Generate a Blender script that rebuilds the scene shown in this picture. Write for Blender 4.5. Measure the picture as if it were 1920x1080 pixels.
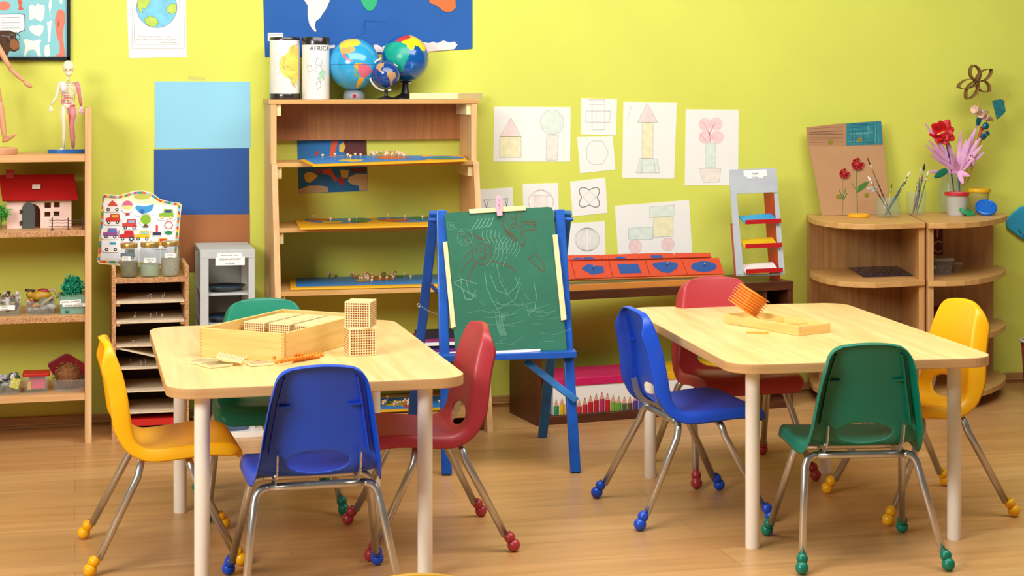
import bpy, math, random
from mathutils import Vector, Matrix
random.seed(7)
V = Vector
PI = math.pi
for o in list(bpy.data.objects): bpy.data.objects.remove(o)
S = bpy.context.scene
COL = S.collection

# ------------------------------------------------------------ camera, world, light
FPX = 3280.0; YH = 150.0; HC = 1.35; YAW = math.atan(.25); SN = math.sin(YAW); CS = math.cos(YAW)
WALL = 7.036
cd = bpy.data.cameras.new('camera'); cam = bpy.data.objects.new('camera', cd); COL.objects.link(cam)
cam.location = (0, 0, HC); cam.rotation_euler = (PI/2, 0, -YAW)
cd.sensor_width = 36; cd.lens = FPX/1920*36; cd.shift_y = (YH-540)/1920
cd.clip_start = .05
S.camera = cam
S.view_settings.view_transform = 'Standard'; S.view_settings.look = 'None'
S.view_settings.exposure = 0.12; S.view_settings.gamma = 1; S.view_settings.use_curve_mapping = False
w = bpy.data.worlds.new('world'); S.world = w; w.use_nodes = True
w.node_tree.nodes['Background'].inputs[0].default_value = (1.0, .95, .87, 1)
w.node_tree.nodes['Background'].inputs[1].default_value = .09
def area(name, loc, target, sx, sy, power, col):
    l = bpy.data.lights.new(name, 'AREA'); l.shape = 'RECTANGLE'; l.size = sx; l.size_y = sy
    l.energy = power; l.color = col
    o = bpy.data.objects.new(name, l); COL.objects.link(o); o.location = loc
    o.rotation_euler = (V(target)-V(loc)).to_track_quat('-Z', 'Y').to_euler()
    return o
area('window_daylight', (-2.3, 2.3, 2.5), (1.5, 5.6, .4), 1.8, 1.3, 150, (1.0, .99, .96))
area('ceiling_lamp', (1.7, 4.5, 3.0), (1.9, 5.9, .6), 4.2, 1.6, 128, (1.0, .98, .95))

# ------------------------------------------------------------ projection helpers (photo measurement -> place)
def ray(px, py):
    a = (px-960)/FPX; b = -(py-YH)/FPX
    return V((SN+a*CS, CS-a*SN, b))
def at(px, py, Y):
    r = ray(px, py); t = Y/r.y; return V((r.x*t, Y, HC+r.z*t))
def fl(px, py, z=0.):
    r = ray(px, py); t = (z-HC)/r.z; return V((r.x*t, r.y*t, z))
def pl(px, py, p0, n):
    r = ray(px, py); c0 = V((0, 0, HC)); t = (p0-c0).dot(n)/r.dot(n); return c0+r*t

# ------------------------------------------------------------ materials
def lin(c):
    return tuple(((x/255)/12.92 if x/255 <= .04045 else ((x/255+.055)/1.055)**2.4) for x in c)
def H(h): return tuple(int(h[i:i+2], 16) for i in (0, 2, 4))
_m = {}
def mat(hexc, rough=.5, metal=0., var=.06, scale=8., alpha=1., coat=0., bump=0., spec=.5, name=None):
    key = (hexc, rough, metal, var, scale, alpha, coat, bump, spec)
    if key in _m: return _m[key]
    m = bpy.data.materials.new(name or 'mat_'+hexc); m.use_nodes = True
    nt = m.node_tree; b = nt.nodes['Principled BSDF']
    c = lin(H(hexc))
    b.inputs['Roughness'].default_value = rough; b.inputs['Metallic'].default_value = metal
    b.inputs['Alpha'].default_value = alpha; b.inputs['Coat Weight'].default_value = coat
    b.inputs['Specular IOR Level'].default_value = spec
    tc = nt.nodes.new('ShaderNodeTexCoord'); n = nt.nodes.new('ShaderNodeTexNoise')
    n.inputs['Scale'].default_value = scale; n.inputs['Detail'].default_value = 4
    nt.links.new(tc.outputs['Object'], n.inputs['Vector'])
    r = nt.nodes.new('ShaderNodeValToRGB')
    r.color_ramp.elements[0].color = tuple(x*(1-var) for x in c)+(1,)
    r.color_ramp.elements[1].color = tuple(min(1, x*(1+var)) for x in c)+(1,)
    r.color_ramp.elements[0].position = .3; r.color_ramp.elements[1].position = .7
    nt.links.new(n.outputs['Fac'], r.inputs[0]); nt.links.new(r.outputs[0], b.inputs['Base Color'])
    if bump:
        bp = nt.nodes.new('ShaderNodeBump'); bp.inputs['Strength'].default_value = bump; bp.inputs['Distance'].default_value = .002
        nt.links.new(n.outputs['Fac'], bp.inputs['Height']); nt.links.new(bp.outputs[0], b.inputs['Normal'])
    _m[key] = m; return m
def wood(name, c1, c2, rough=.4, sc=(40, 40, 2.5), det=5, coat=0.):
    m = bpy.data.materials.new(name); m.use_nodes = True; nt = m.node_tree; b = nt.nodes['Principled BSDF']
    b.inputs['Roughness'].default_value = rough; b.inputs['Coat Weight'].default_value = coat; b.inputs['Coat Roughness'].default_value = .25
    tc = nt.nodes.new('ShaderNodeTexCoord'); mp = nt.nodes.new('ShaderNodeMapping'); mp.inputs['Scale'].default_value = sc
    n = nt.nodes.new('ShaderNodeTexNoise'); n.inputs['Scale'].default_value = 1; n.inputs['Detail'].default_value = det; n.inputs['Distortion'].default_value = .4
    r = nt.nodes.new('ShaderNodeValToRGB')
    r.color_ramp.elements[0].color = lin(H(c1))+(1,); r.color_ramp.elements[1].color = lin(H(c2))+(1,)
    r.color_ramp.elements[0].position = .35; r.color_ramp.elements[1].position = .65
    nt.links.new(tc.outputs['Object'], mp.inputs[0]); nt.links.new(mp.outputs[0], n.inputs['Vector'])
    nt.links.new(n.outputs['Fac'], r.inputs[0]); nt.links.new(r.outputs[0], b.inputs['Base Color'])
    return m
def floor_mat():
    m = bpy.data.materials.new('laminate_floor'); m.use_nodes = True; nt = m.node_tree; b = nt.nodes['Principled BSDF']
    tc = nt.nodes.new('ShaderNodeTexCoord')
    br = nt.nodes.new('ShaderNodeTexBrick'); br.inputs['Scale'].default_value = 1; br.inputs['Brick Width'].default_value = 1.2
    br.inputs['Row Height'].default_value = .19; br.inputs['Mortar Size'].default_value = .0012; br.inputs['Bias'].default_value = 0
    br.inputs['Color1'].default_value = lin(H('d3a26a'))+(1,); br.inputs['Color2'].default_value = lin(H('c8945c'))+(1,)
    br.inputs['Mortar'].default_value = lin(H('b08450'))+(1,)
    mp = nt.nodes.new('ShaderNodeMapping'); mp.inputs['Scale'].default_value = (1.6, 22, 1)
    n = nt.nodes.new('ShaderNodeTexNoise'); n.inputs['Scale'].default_value = 1; n.inputs['Detail'].default_value = 6; n.inputs['Distortion'].default_value = .8
    r = nt.nodes.new('ShaderNodeValToRGB')
    r.color_ramp.elements[0].color = (.80, .77, .73, 1); r.color_ramp.elements[1].color = (1.08, 1.07, 1.05, 1)
    r.color_ramp.elements[0].position = .32; r.color_ramp.elements[1].position = .68
    mx = nt.nodes.new('ShaderNodeMix'); mx.data_type = 'RGBA'; mx.blend_type = 'MULTIPLY'; mx.inputs[0].default_value = .8
    L = nt.links.new
    L(tc.outputs['Object'], br.inputs['Vector']); L(tc.outputs['Object'], mp.inputs[0]); L(mp.outputs[0], n.inputs['Vector'])
    L(n.outputs['Fac'], r.inputs[0]); L(br.outputs['Color'], mx.inputs[6]); L(r.outputs[0], mx.inputs[7]); L(mx.outputs[2], b.inputs['Base Color'])
    b.inputs['Roughness'].default_value = .33; b.inputs['Specular IOR Level'].default_value = .45
    return m
def particle_mat():
    m = bpy.data.materials.new('particleboard_edge'); m.use_nodes = True; nt = m.node_tree; b = nt.nodes['Principled BSDF']
    tc = nt.nodes.new('ShaderNodeTexCoord'); v = nt.nodes.new('ShaderNodeTexVoronoi'); v.inputs['Scale'].default_value = 230
    r = nt.nodes.new('ShaderNodeValToRGB'); r.color_ramp.elements[0].color = lin(H('8a5230'))+(1,); r.color_ramp.elements[1].color = lin(H('e0ac74'))+(1,)
    nt.links.new(tc.outputs['Object'], v.inputs['Vector']); nt.links.new(v.outputs['Color'], r.inputs[0]); nt.links.new(r.outputs[0], b.inputs['Base Color'])
    b.inputs['Roughness'].default_value = .7
    return m
M_floor = floor_mat(); M_part = particle_mat()
M_wall = mat('d7db5a', .65, var=.03, scale=3, bump=.1, name='lime_wall_paint')
M_top = wood('table_laminate', 'f1d596', 'e6c07c', .42, (28, 2.2, 28), coat=.15)
M_edge = wood('table_edge', 'dcae74', 'd2a067', .5, (3, 3, 60))
M_shelf = wood('beech_shelf', 'dfae76', 'd39c62', .5, (3, 60, 60))
M_panel = wood('beech_panel', 'e4ba84', 'd6a56c', .5, (60, 60, 3))
M_brown = wood('shaded_brown_panel', 'b97d49', 'aa6c3b', .5, (60, 60, 3))  # brown board; shade under the bookcase top is mixed into this tone
M_cab = wood('cabinet_wood', 'd4a56c', 'c29054', .5, (60, 60, 3))
M_cabtop = wood('cabinet_top_wood', 'd9aa68', 'c99655', .45, (4, 40, 40))
M_dark = wood('dark_bench_wood', '5b2f18', '4a2412', .4, (4, 50, 50))
M_box = wood('bead_box_wood', 'f3cf82', 'e9bd6b', .45, (5, 5, 60))
M_pale = wood('pale_pine', 'f3e2ae', 'e9d292', .5, (4, 4, 40))
M_metal = mat('c9c6c0', .3, metal=.85, var=.05, scale=30, name='brushed_steel')
M_leg = mat('fbf3e2', .4, var=.02, name='cream_leg_paint')
M_white = mat('f6f4ee', .6, var=.02, name='white_paper')
M_paper = mat('f1efe7', .7, var=.02, scale=3, name='drawing_paper')
M_black = mat('17171a', .35, var=.05)
M_glass = mat('b4c4b8', .06, var=.01, alpha=.09, name='clear_glass')
M_plastic = mat('c2c6c0', .2, var=.02, alpha=.12, name='clear_plastic')
M_ink = mat('4a4a4a', .7); M_pencil = mat('b3afa8', .8)

# ------------------------------------------------------------ mesh building
ORG = {}
class MB:
    def __init__(s): s.v = []; s.f = []; s.m = []
    def add(s, vs, fs, mi=0):
        b = len(s.v); s.v += [V(p) for p in vs]
        for f in fs: s.f.append([b+i for i in f]); s.m.append(mi)
        return s
    def box(s, a, b, mi=0):
        x0, y0, z0 = a; x1, y1, z1 = b
        return s.add([(x0,y0,z0),(x1,y0,z0),(x1,y1,z0),(x0,y1,z0),(x0,y0,z1),(x1,y0,z1),(x1,y1,z1),(x0,y1,z1)],
                     [(0,3,2,1),(4,5,6,7),(0,1,5,4),(1,2,6,5),(2,3,7,6),(3,0,4,7)], mi)
    def obox(s, c, size, R=None, mi=0):
        R = R or Matrix.Identity(3); h = V(size)/2; c = V(c)
        vs = [c+R@V((sx*h.x, sy*h.y, sz*h.z)) for sz in (-1,1) for sx, sy in ((-1,-1),(1,-1),(1,1),(-1,1))]
        return s.add(vs, [(0,3,2,1),(4,5,6,7),(0,1,5,4),(1,2,6,5),(2,3,7,6),(3,0,4,7)], mi)
    def bar(s, p, q, w, h, up=(0,0,1), mi=0):
        p = V(p); q = V(q); d = (q-p).normalized(); u = V(up); sd = d.cross(u).normalized(); u = sd.cross(d)
        vs = []
        for e in (p, q):
            vs += [e-sd*w/2-u*h/2, e+sd*w/2-u*h/2, e+sd*w/2+u*h/2, e-sd*w/2+u*h/2]
        return s.add(vs, [(3,2,1,0),(4,5,6,7),(0,1,5,4),(1,2,6,5),(2,3,7,6),(3,0,4,7)], mi)
    def prism(s, pts, off, mi=0, ms=None):
        off = V(off); n = len(pts); pts = [V(p) for p in pts]
        s.add(pts+[p+off for p in pts], [list(range(n)), [2*n-1-i for i in range(n)]], mi)
        b = len(s.v)-2*n
        for i in range(n):
            j = (i+1) % n; s.f.append([b+i, b+n+i, b+n+j, b+j]); s.m.append(mi if ms is None else ms)
        return s
    def poly(s, pts, mi=0): return s.add(pts, [list(range(len(pts)))], mi)
    def tube(s, pts, r, n=10, mi=0, caps=True):
        pts = [V(p) for p in pts]; k = len(pts); rr = r if isinstance(r, (list, tuple)) else [r]*k
        prev = None; rings = []
        for i, p in enumerate(pts):
            t = (pts[min(i+1, k-1)]-pts[max(i-1, 0)]).normalized()
            if prev is None:
                a = V((0,0,1)) if abs(t.z) < .9 else V((1,0,0)); u = t.cross(a).normalized()
            else: u = (prev-t*prev.dot(t)).normalized()
            prev = u; w_ = t.cross(u)
            rings.append([p+(u*math.cos(2*PI*j/n)+w_*math.sin(2*PI*j/n))*rr[i] for j in range(n)])
        fs = []
        for i in range(k-1):
            for j in range(n):
                fs.append((i*n+j, i*n+(j+1)%n, (i+1)*n+(j+1)%n, (i+1)*n+j))
        if caps: fs.append(list(range(n))[::-1]); fs.append([(k-1)*n+j for j in range(n)])
        return s.add([q for r_ in rings for q in r_], fs, mi)
    def lathe(s, prof, c, n=24, mi=0, R=None):
        c = V(c); vs = []; k = len(prof)
        for r, z in prof:
            for j in range(n):
                p = V((max(r, 1e-5)*math.cos(2*PI*j/n), max(r, 1e-5)*math.sin(2*PI*j/n), z))
                vs.append(c+(R@p if R else p))
        fs = [(i*n+j, i*n+(j+1)%n, (i+1)*n+(j+1)%n, (i+1)*n+j) for i in range(k-1) for j in range(n)]
        if prof[0][0] > 1e-4: fs.append(list(range(n))[::-1])
        if prof[-1][0] > 1e-4: fs.append([(k-1)*n+j for j in range(n)])
        return s.add(vs, fs, mi)
    def ball(s, c, r, n=16, mi=0, sc=(1,1,1), R=None):
        k = max(6, n//2); vs = []; c = V(c)
        for i in range(k+1):
            a = PI*i/k
            for j in range(n):
                p = V((max(math.sin(a),1e-4)*math.cos(2*PI*j/n)*sc[0], max(math.sin(a),1e-4)*math.sin(2*PI*j/n)*sc[1], -math.cos(a)*sc[2]))*r
                vs.append(c+(R@p if R else p))
        return s.add(vs, [(i*n+j, i*n+(j+1)%n, (i+1)*n+(j+1)%n, (i+1)*n+j) for i in range(k) for j in range(n)], mi)
    def build(s, name, mats, parent=None, smooth=False, bevel=0., local=False, origin=None, sub=0, seg=2):
        if not isinstance(mats, (list, tuple)): mats = [mats]
        me = bpy.data.meshes.new(name)
        if parent is not None: o0 = ORG.get(parent, V((0,0,0)))
        elif local: o0 = V((0,0,0))
        elif origin is not None: o0 = V(origin)
        else:
            xs = [p.x for p in s.v]; ys = [p.y for p in s.v]; zs = [p.z for p in s.v]
            o0 = V(((min(xs)+max(xs))/2, (min(ys)+max(ys))/2, min(zs)))
        me.from_pydata([tuple(p-o0) for p in s.v], [], s.f)
        for m in mats: me.materials.append(m)
        me.polygons.foreach_set('material_index', s.m)
        if smooth: me.polygons.foreach_set('use_smooth', [True]*len(me.polygons))
        me.validate(); me.update()
        if smooth == 'auto':
            try: me.set_sharp_from_angle(angle=math.radians(40))
            except Exception: pass
        o = bpy.data.objects.new(name, me); COL.objects.link(o)
        if parent is not None: o.parent = parent; ORG[o] = o0
        else: o.location = o0; ORG[o] = o0
        if bevel:
            b = o.modifiers.new('bevel', 'BEVEL'); b.width = bevel; b.segments = seg; b.limit_method = 'ANGLE'; b.angle_limit = .7
            b.harden_normals = False
        if sub:
            q = o.modifiers.new('sub', 'SUBSURF'); q.levels = sub; q.render_levels = sub
        return o
def tag(o, label=None, cat=None, group=None, kind=None):
    if label: o['label'] = label
    if cat: o['category'] = cat
    if group: o['group'] = group
    if kind: o['kind'] = kind
    return o
def thing(name, label, cat, loc=(0,0,0), rz=0., group=None, local=False):
    o = bpy.data.objects.new(name, None); COL.objects.link(o); o.empty_display_size = .05
    o.location = loc; o.rotation_euler = (0,0,rz); ORG[o] = V((0,0,0)) if local else V(loc)
    return tag(o, label, cat, group)
def struct(o): o['kind'] = 'structure'; return o
def copy_tree(o, parent=None):
    c = o.copy(); COL.objects.link(c)
    if parent is not None: c.parent = parent
    for ch in list(o.children): copy_tree(ch, c)
    return c
def ell(cx, cy, rx, ry, n=28, a0=0, a1=360, rot=0):
    out = []; full = abs(a1-a0) >= 360
    for i in range(n if full else n+1):
        a = math.radians(a0+(a1-a0)*i/n); x = rx*math.cos(a); y = ry*math.sin(a); c, s_ = math.cos(math.radians(rot)), math.sin(math.radians(rot))
        out.append((cx+x*c-y*s_, cy+x*s_+y*c))
    return out
class Art:
    """flat marks drawn on a surface: P maps (x, y, lift) of the surface to a point"""
    def __init__(s, P, mb=None): s.P = P; s.mb = mb or MB()
    def fill(s, pts, mi, lift=.0008): s.mb.poly([s.P(x, y, lift) for x, y in pts], mi); return s
    def line(s, pts, w_, mi, lift=.0012, closed=False):
        pts = list(pts)
        if closed: pts.append(pts[0])
        for (x0, y0), (x1, y1) in zip(pts, pts[1:]):
            d = math.hypot(x1-x0, y1-y0) or 1; nx = -(y1-y0)/d*w_/2; ny = (x1-x0)/d*w_/2
            s.mb.poly([s.P(x0+nx, y0+ny, lift), s.P(x1+nx, y1+ny, lift), s.P(x1-nx, y1-ny, lift), s.P(x0-nx, y0-ny, lift)], mi)
        return s
def text_mesh(body, fn, size, mi, mb, align='CENTER'):
    """letters of body as faces; fn maps text-plane (x, y) to a point"""
    cu = bpy.data.curves.new('t', 'FONT'); cu.body = body; cu.size = size; cu.align_x = align; cu.resolution_u = 3
    o = bpy.data.objects.new('t', cu); COL.objects.link(o)
    bpy.context.view_layer.update()
    me = bpy.data.meshes.new_from_object(o.evaluated_get(bpy.context.evaluated_depsgraph_get()))
    mb.add([fn(v.co.x, v.co.y) for v in me.vertices], [list(p.vertices) for p in me.polygons], mi)
    bpy.data.objects.remove(o); bpy.data.curves.remove(cu); bpy.data.meshes.remove(me)
def wallP(y0=WALL, base=.0): return lambda x, y, l: at(x, y, y0-base-l)
def rrect(x0, y0, x1, y1, r, n=8):
    out = []
    for cx, cy, a in ((x1-r, y1-r, 0), (x0+r, y1-r, 90), (x0+r, y0+r, 180), (x1-r, y0+r, 270)):
        for i in range(n+1):
            t = math.radians(a+90*i/n); out.append((cx+r*math.cos(t), cy+r*math.sin(t)))
    return out

# ------------------------------------------------------------ room
struct(MB().box((-3.2, -1, -.05), (6.5, WALL+.1, 0)).build('floor', M_floor, local=True))
struct(MB().box((-3.2, WALL, 0), (6.5, WALL+.1, 3.1)).build('wall_back', M_wall, local=True))
M_base = wood('baseboard_wood', 'b98a4e', 'a87942', .5, (3, 60, 60))
mb = MB().box((-3.2, WALL-.014, 0), (6.5, WALL, .045)); mb.box((-3.2, WALL-.020, .012), (6.5, WALL-.014, .020))
struct(mb.build('baseboard_back', M_base, local=True, bevel=.003))
# ------------------------------------------------------------ tables
def table(label, cx, cy, W, D, rz, legs):
    t = thing('activity_table', label, 'table', (cx, cy, 0), rz, local=True)
    pts = rrect(-W/2, -D/2, W/2, D/2, .085, 10)
    mb = MB().prism([(x, y, .521) for x, y in pts], (0, 0, .029), 0, 1)
    mb.build('tabletop', [M_top, M_edge], t, bevel=.003)
    R = Matrix.Rotation(-rz, 3, 'Z')
    for x, y in legs:
        p = R@V((x-cx, y-cy, 0))
        MB().lathe([(.0195, 0), (.0205, .004), (.0205, .5215)], p, 28).build('leg', M_leg, t, smooth='auto')
    return t
table('left rectangular pale wooden table carrying the big box of bead cubes', .632, 5.19, .80, 1.18, 0,
      [(.325, 4.66), (.922, 4.66), (.32, 5.555), (.934, 5.566)])
table('right rectangular pale wooden table with the small open tray on it', 2.235, 5.215, .80, 1.26, math.radians(-4.0),
      [(1.898, 4.73), (2.509, 4.675), (1.897, 5.652), (2.507, 5.583)])

# ------------------------------------------------------------ school chairs
PROF = [(.214,.287),(.213,.303),(.200,.321),(.17,.334),(.11,.337),(.04,.331),(-.02,.326),(-.055,.331),(-.078,.350),(-.088,.382),(-.095,.43),(-.103,.485),(-.116,.54),(-.132,.585),(-.146,.616)]
WID = [.160,.163,.168,.172,.173,.170,.166,.161,.156,.150,.143,.134,.125,.115,.108]
def dens(arr, k):
    out = []; n = len(arr)
    for i in range(n-1):
        p0 = arr[max(i-1,0)]; p1 = arr[i]; p2 = arr[i+1]; p3 = arr[min(i+2,n-1)]
        for j in range(k):
            t = j/k; f = lambda a,b,c,d: .5*(2*b+(c-a)*t+(2*a-5*b+4*c-d)*t*t+(3*b-a-3*c+d)*t**3)
            out.append(tuple(f(*q) for q in zip(p0,p1,p2,p3)))
    out.append(tuple(arr[-1])); return out
def chair_shell():
    rows = dens([(p[0], p[1], w_) for p, w_ in zip(PROF, WID)], 4)
    n = len(rows); s_ = [0]
    for i in range(1, n): s_.append(s_[-1]+math.dist(rows[i][:2], rows[i-1][:2]))
    tot = s_[-1]; NU = 30
    def nrm(i):
        a = rows[max(i-1,0)]; b = rows[min(i+1,n-1)]; d = V((b[0]-a[0], 0, b[1]-a[1])).normalized()
        return V((-d.z, 0, d.x))       # away from the sitter
    us = [-1-.999/1, *[-1+2*j/NU for j in range(NU+1)], 2]
    vs = []; cols = NU+3; grid = []
    for i in range(-1, n+1):
        ii = min(max(i, 0), n-1); x, z, w_ = rows[ii]; N = nrm(ii)
        fr = min(1, max(0, (z-.335)/.06)) if x < 0 else 0
        dt = tot-s_[ii]; df = s_[ii]; rt = .040; rf = .045
        ww = w_
        if dt < rt: ww = w_-rt*(1-math.sqrt(max(0, 1-((rt-dt)/rt)**2)))*.8
        if df < rf: ww = w_-rf*(1-math.sqrt(max(0, 1-((rf-df)/rf)**2)))*.7
        fd = .034+.020*fr
        for j in range(-1, NU+2):
            jj = min(max(j, 0), NU); u = -1+2*jj/NU
            dish = (1-u*u)*(.012 if x < -.05 else .010*min(1, max(0, (.2-x)/.1)))
            arch = (1-u*u)*.013*max(0, 1-dt/.08)
            p = V((x, u*ww, z))+N*dish+V((0, 0, arch))
            if j < 0 or j > NU or i < 0 or i >= n:
                k = fd if (0 <= i < n) else (.018 if i >= n else .012)
                if (j < 0 or j > NU) and not (0 <= i < n): k *= 1.0
                if dt < .05 and (j < 0 or j > NU): k = .018+(fd-.018)*dt/.05
                if df < .05 and (j < 0 or j > NU): k = .012+(fd-.012)*df/.05
                p += N*k+V((0, (.007 if j > NU else -.007 if j < 0 else 0), 0))
                if i >= n: p += V((-.002, 0, .003))
            vs.append(p)
            grid.append((u*ww, s_[ii], i, j))
    # oval hand hole where seat meets back
    sh = next(s_[i] for i in range(n) if rows[i][0] < 0 and rows[i][1] > .362); a_, b_ = .082, .029
    fs = []; gone = set(); R_ = n+2
    def idx(i, j): return i*cols+j
    for i in range(R_-1):
        for j in range(cols-1):
            q = [idx(i,j), idx(i,j+1), idx(i+1,j+1), idx(i+1,j)]
            cx = sum(grid[k][0] for k in q)/4; cs = sum(grid[k][1] for k in q)/4
            if 0 < i < R_-2 and (cx/a_)**2+((cs-sh)/b_)**2 < 1: gone.update(q)
            else: fs.append(q)
    used = {k for q in fs for k in q}
    for k in gone & used:            # edge of the hole: snap onto the oval
        gx, gs, gi, gj = grid[k]; e = math.sqrt((gx/a_)**2+((gs-sh)/b_)**2) or 1
        nx = gx/e; ns = sh+(gs-sh)/e; vs[k].y += nx-gx
        i0 = gi; i1 = min(i0+1, n-1) if ns > gs else max(i0-1, 0); dd = abs(s_[i1]-s_[i0]) or 1; t = abs(ns-gs)/dd
        vs[k].x += (rows[i1][0]-rows[i0][0])*t; vs[k].z += (rows[i1][1]-rows[i0][1])*t
    return vs, fs, rows, nrm
SH = chair_shell()
def foot_cap(mb, p, ax):
    R = ax.to_track_quat('Z', 'Y').to_matrix()
    pr = []
    for i in range(10):
        a = -PI/2+PI*.80*i/9; pr.append((.0185*math.cos(a), .0185+.0185*math.sin(a)))
    for i in range(8):
        a = -PI*.28+PI*.60*i/7; pr.append((.0158*math.cos(a)+.0004, .043+.0158*math.sin(a)))
    pr.append((.0115, .0575))
    mb.lathe(pr, p, 20, R=R); return mb
CH = {}
def make_chair(colr):
    shellm = mat(colr, .38, var=.02, scale=5, bump=.15, name='chair_plastic_'+colr); capm = mat(colr, .3, var=.03, scale=20)
    t = thing('school_chair', '', 'chair', local=True)
    vs, fs, rows, nrm = SH
    used = sorted({k for q in fs for k in q}); re = {k: i for i, k in enumerate(used)}
    sh = MB().add([vs[k] for k in used], [[re[k] for k in q] for q in fs]).build('seat_shell', shellm, t, smooth=True)
    so = sh.modifiers.new('solid', 'SOLIDIFY'); so.thickness = .005; so.offset = 0
    q = sh.modifiers.new('sub', 'SUBSURF'); q.levels = 1; q.render_levels = 1
    # moulded ribs on the rear of the backrest
    for sd in (-1, 1):
        mb = MB(); pts = []
        for i, (x, z, w_) in enumerate(rows):
            if x < -.06 and .385 < z < .60:
                N = nrm(i); base = V((x, sd*(w_-.020), z))
                pts.append((base+N*.002, base+N*(.016+.010*(.60-z)/.23)))
        for (a, b), (c, d) in zip(pts, pts[1:]):
            for off in (-.0015, .0015):
                mb.add([a+V((0,off,0)), b+V((0,off,0)), d+V((0,off,0)), c+V((0,off,0))], [(0,1,2,3)])
            mb.add([b+V((0,-.0015,0)), b+V((0,.0015,0)), d+V((0,.0015,0)), d+V((0,-.0015,0))], [(0,1,2,3)])
        i0 = min(range(len(rows)), key=lambda i: abs(rows[i][1]-.51)+(rows[i][0] > 0)); x, z, w_ = rows[i0]
        mb.obox((x-.013, sd*(w_-.036), z), (.012, .036, .004))
        mb.build('rib', shellm, sh)
    # steel brackets curling up behind the backrest
    for sd in (-1, 1):
        mb = MB(); pts = []
        for i, (x, z, w_) in enumerate(rows):
            if x < .0 and z < .415:
                N = nrm(i)
                pts.append(V((x, sd*.108, z))+N*.026)
        pts = pts[::2]
        for a, b in zip(pts, pts[1:]): mb.bar(a, b, .018 if False else .004, .018, up=(b-a).cross(V((0,1,0))))
        mb.ball((-.094, sd*.1115, .330), .005, 8); mb.ball((-.045, sd*.1115, .303), .005, 8)
        mb.build('bracket', M_metal, t, smooth=False)
    for fx in (-1, 1):
        MB().tube([(fx*.062, y, (.294)) for y in (-.125, -.06, 0, .06, .125)], .0108, 14).build('crossbar', M_metal, t, smooth=True)
        for sd in (-1, 1):
            foot = V((fx*.205, sd*.205, .0)); top = V((fx*.075, sd*.163, .255)); ax = (top-foot).normalized()
            p0 = V((fx*.062, sd*.125, (.294))); p1 = V((fx*.066, sd*.158, (.294)))
            pts = [p0]
            for k in range(1, 9):
                s1 = k/8; pts.append(p0*(1-s1)**2+p1*2*s1*(1-s1)+top*s1*s1)
            pts.append(foot+ax*.05)
            lg = MB().tube(pts, .0108, 14).build('leg', M_metal, t, smooth=True)
            foot_cap(MB(), foot+V((0,0,.0185))-ax*.0185, ax).build('foot_cap', capm, lg, smooth=True)
    return t
BLUE, GREEN, RED, YEL = '1a4fcc', '0a7a60', 'b0363c', 'fab60a'
def chair(colr, x, y, deg, label, k=1.):
    if colr not in CH: CH[colr] = t = make_chair(colr)
    else: t = copy_tree(CH[colr])
    t.scale = (k, k, k); t.location = (x, y, 0); t.rotation_euler = (0, 0, math.radians(deg)); t['label'] = label; t['group'] = 'plastic school chairs round the tables'
    return t
chair(YEL, .238, 5.10, 2, 'yellow school chair at the left side of the left table', 1)
chair(GREEN, .60, 5.60, -90, 'green school chair behind the left table, facing the viewer', 1.02)
chair(BLUE, .612, 4.61, 90, 'blue school chair at the near end of the left table, seen from behind')
chair(RED, 1.012, 5.065, 180, 'red school chair at the right side of the left table', 1.012)
chair(BLUE, 1.85, 5.205, 1, 'blue school chair at the left side of the right table', 1.03)
chair(RED, 2.20, 5.68, -88, 'red school chair at the far end of the right table by the brown bench', 1.05)
chair(GREEN, 2.16, 4.61, 81, 'green school chair at the near end of the right table, seen from behind')
chair(YEL, 2.60, 5.08, 181, 'yellow school chair at the right side of the right table', 1.04)
p = fl(785, 1064, .630); chair(YEL, p.x-.01, p.y-.17, -88, 'yellow chair top just peeking in at the bottom edge in the foreground')
p = fl(72, 1071, .630); chair(GREEN, p.x-.01, p.y-.17, -90, 'green chair top barely showing at the bottom left corner')

# ------------------------------------------------------------ things on the left table
TZ = .5505
def dots(mb, O, U, Wv, N, size, n, mi, r):
    """n x n round bead ends on a square face"""
    for i in range(n):
        for j in range(n):
            c = O+U*size*((i+.5)/n)+Wv*size*((j+.5)/n)+N*.0006
            mb.poly([c+(U*math.cos(a)+Wv*math.sin(a))*r for a in [2*PI*k/8 for k in range(8)]], mi)
M_cube = mat('f3dfa6', .45, var=.03, scale=30); M_dot = mat('8f4218', .6); M_band = mat('c98b55', .6)
def bead_cube(c, rz, label, s_=.068, faces='front', group='bead cubes', parent=None):
    R = Matrix.Rotation(rz, 3, 'Z'); mb = MB(); c = V(c)
    mb.obox(c+V((0,0,s_/2)), (s_, s_, s_), R)
    o = mb.build('bead_cube', M_cube, bevel=.0012, origin=c)
    d = MB(); ux, uy, uz = R@V((1,0,0)), R@V((0,1,0)), V((0,0,1))
    mg = .92
    for N, U in ((-uy, ux), (uy, -ux), (ux, uy) if faces == 'both' else (uy, -ux)):
        O = c+V((0,0,s_/2))+N*s_/2-U*s_*mg/2-uz*s_*mg/2
        dots(d, O, U, uz, N, s_*mg, 10, 0, s_*mg/10*.36)
    for N, U in ((ux, uy), (-ux, -uy)):
        for k in range(10):
            z = s_*(.07+.9*k/10); O = c+N*(s_/2+.0005)+V((0,0,z))
            d.poly([O-U*s_*.45, O+U*s_*.45, O+U*s_*.45+uz*s_*.045, O-U*s_*.45+uz*s_*.045], 1)
    T = c+V((0,0,s_+.0005)); d.poly([T+ux*s_*.40*a_+uy*s_*.40*b_ for a_, b_ in ((-1,-1),(1,-1),(1,1),(-1,1))], 2)
    ORG[o] = c; d.build('bead_ends', [M_dot, M_band, mat('e2cb92', .6, var=.08, scale=200)], o)
    tag(o, label, 'cube', group); return o
p0 = fl(678, 667, TZ)
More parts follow.
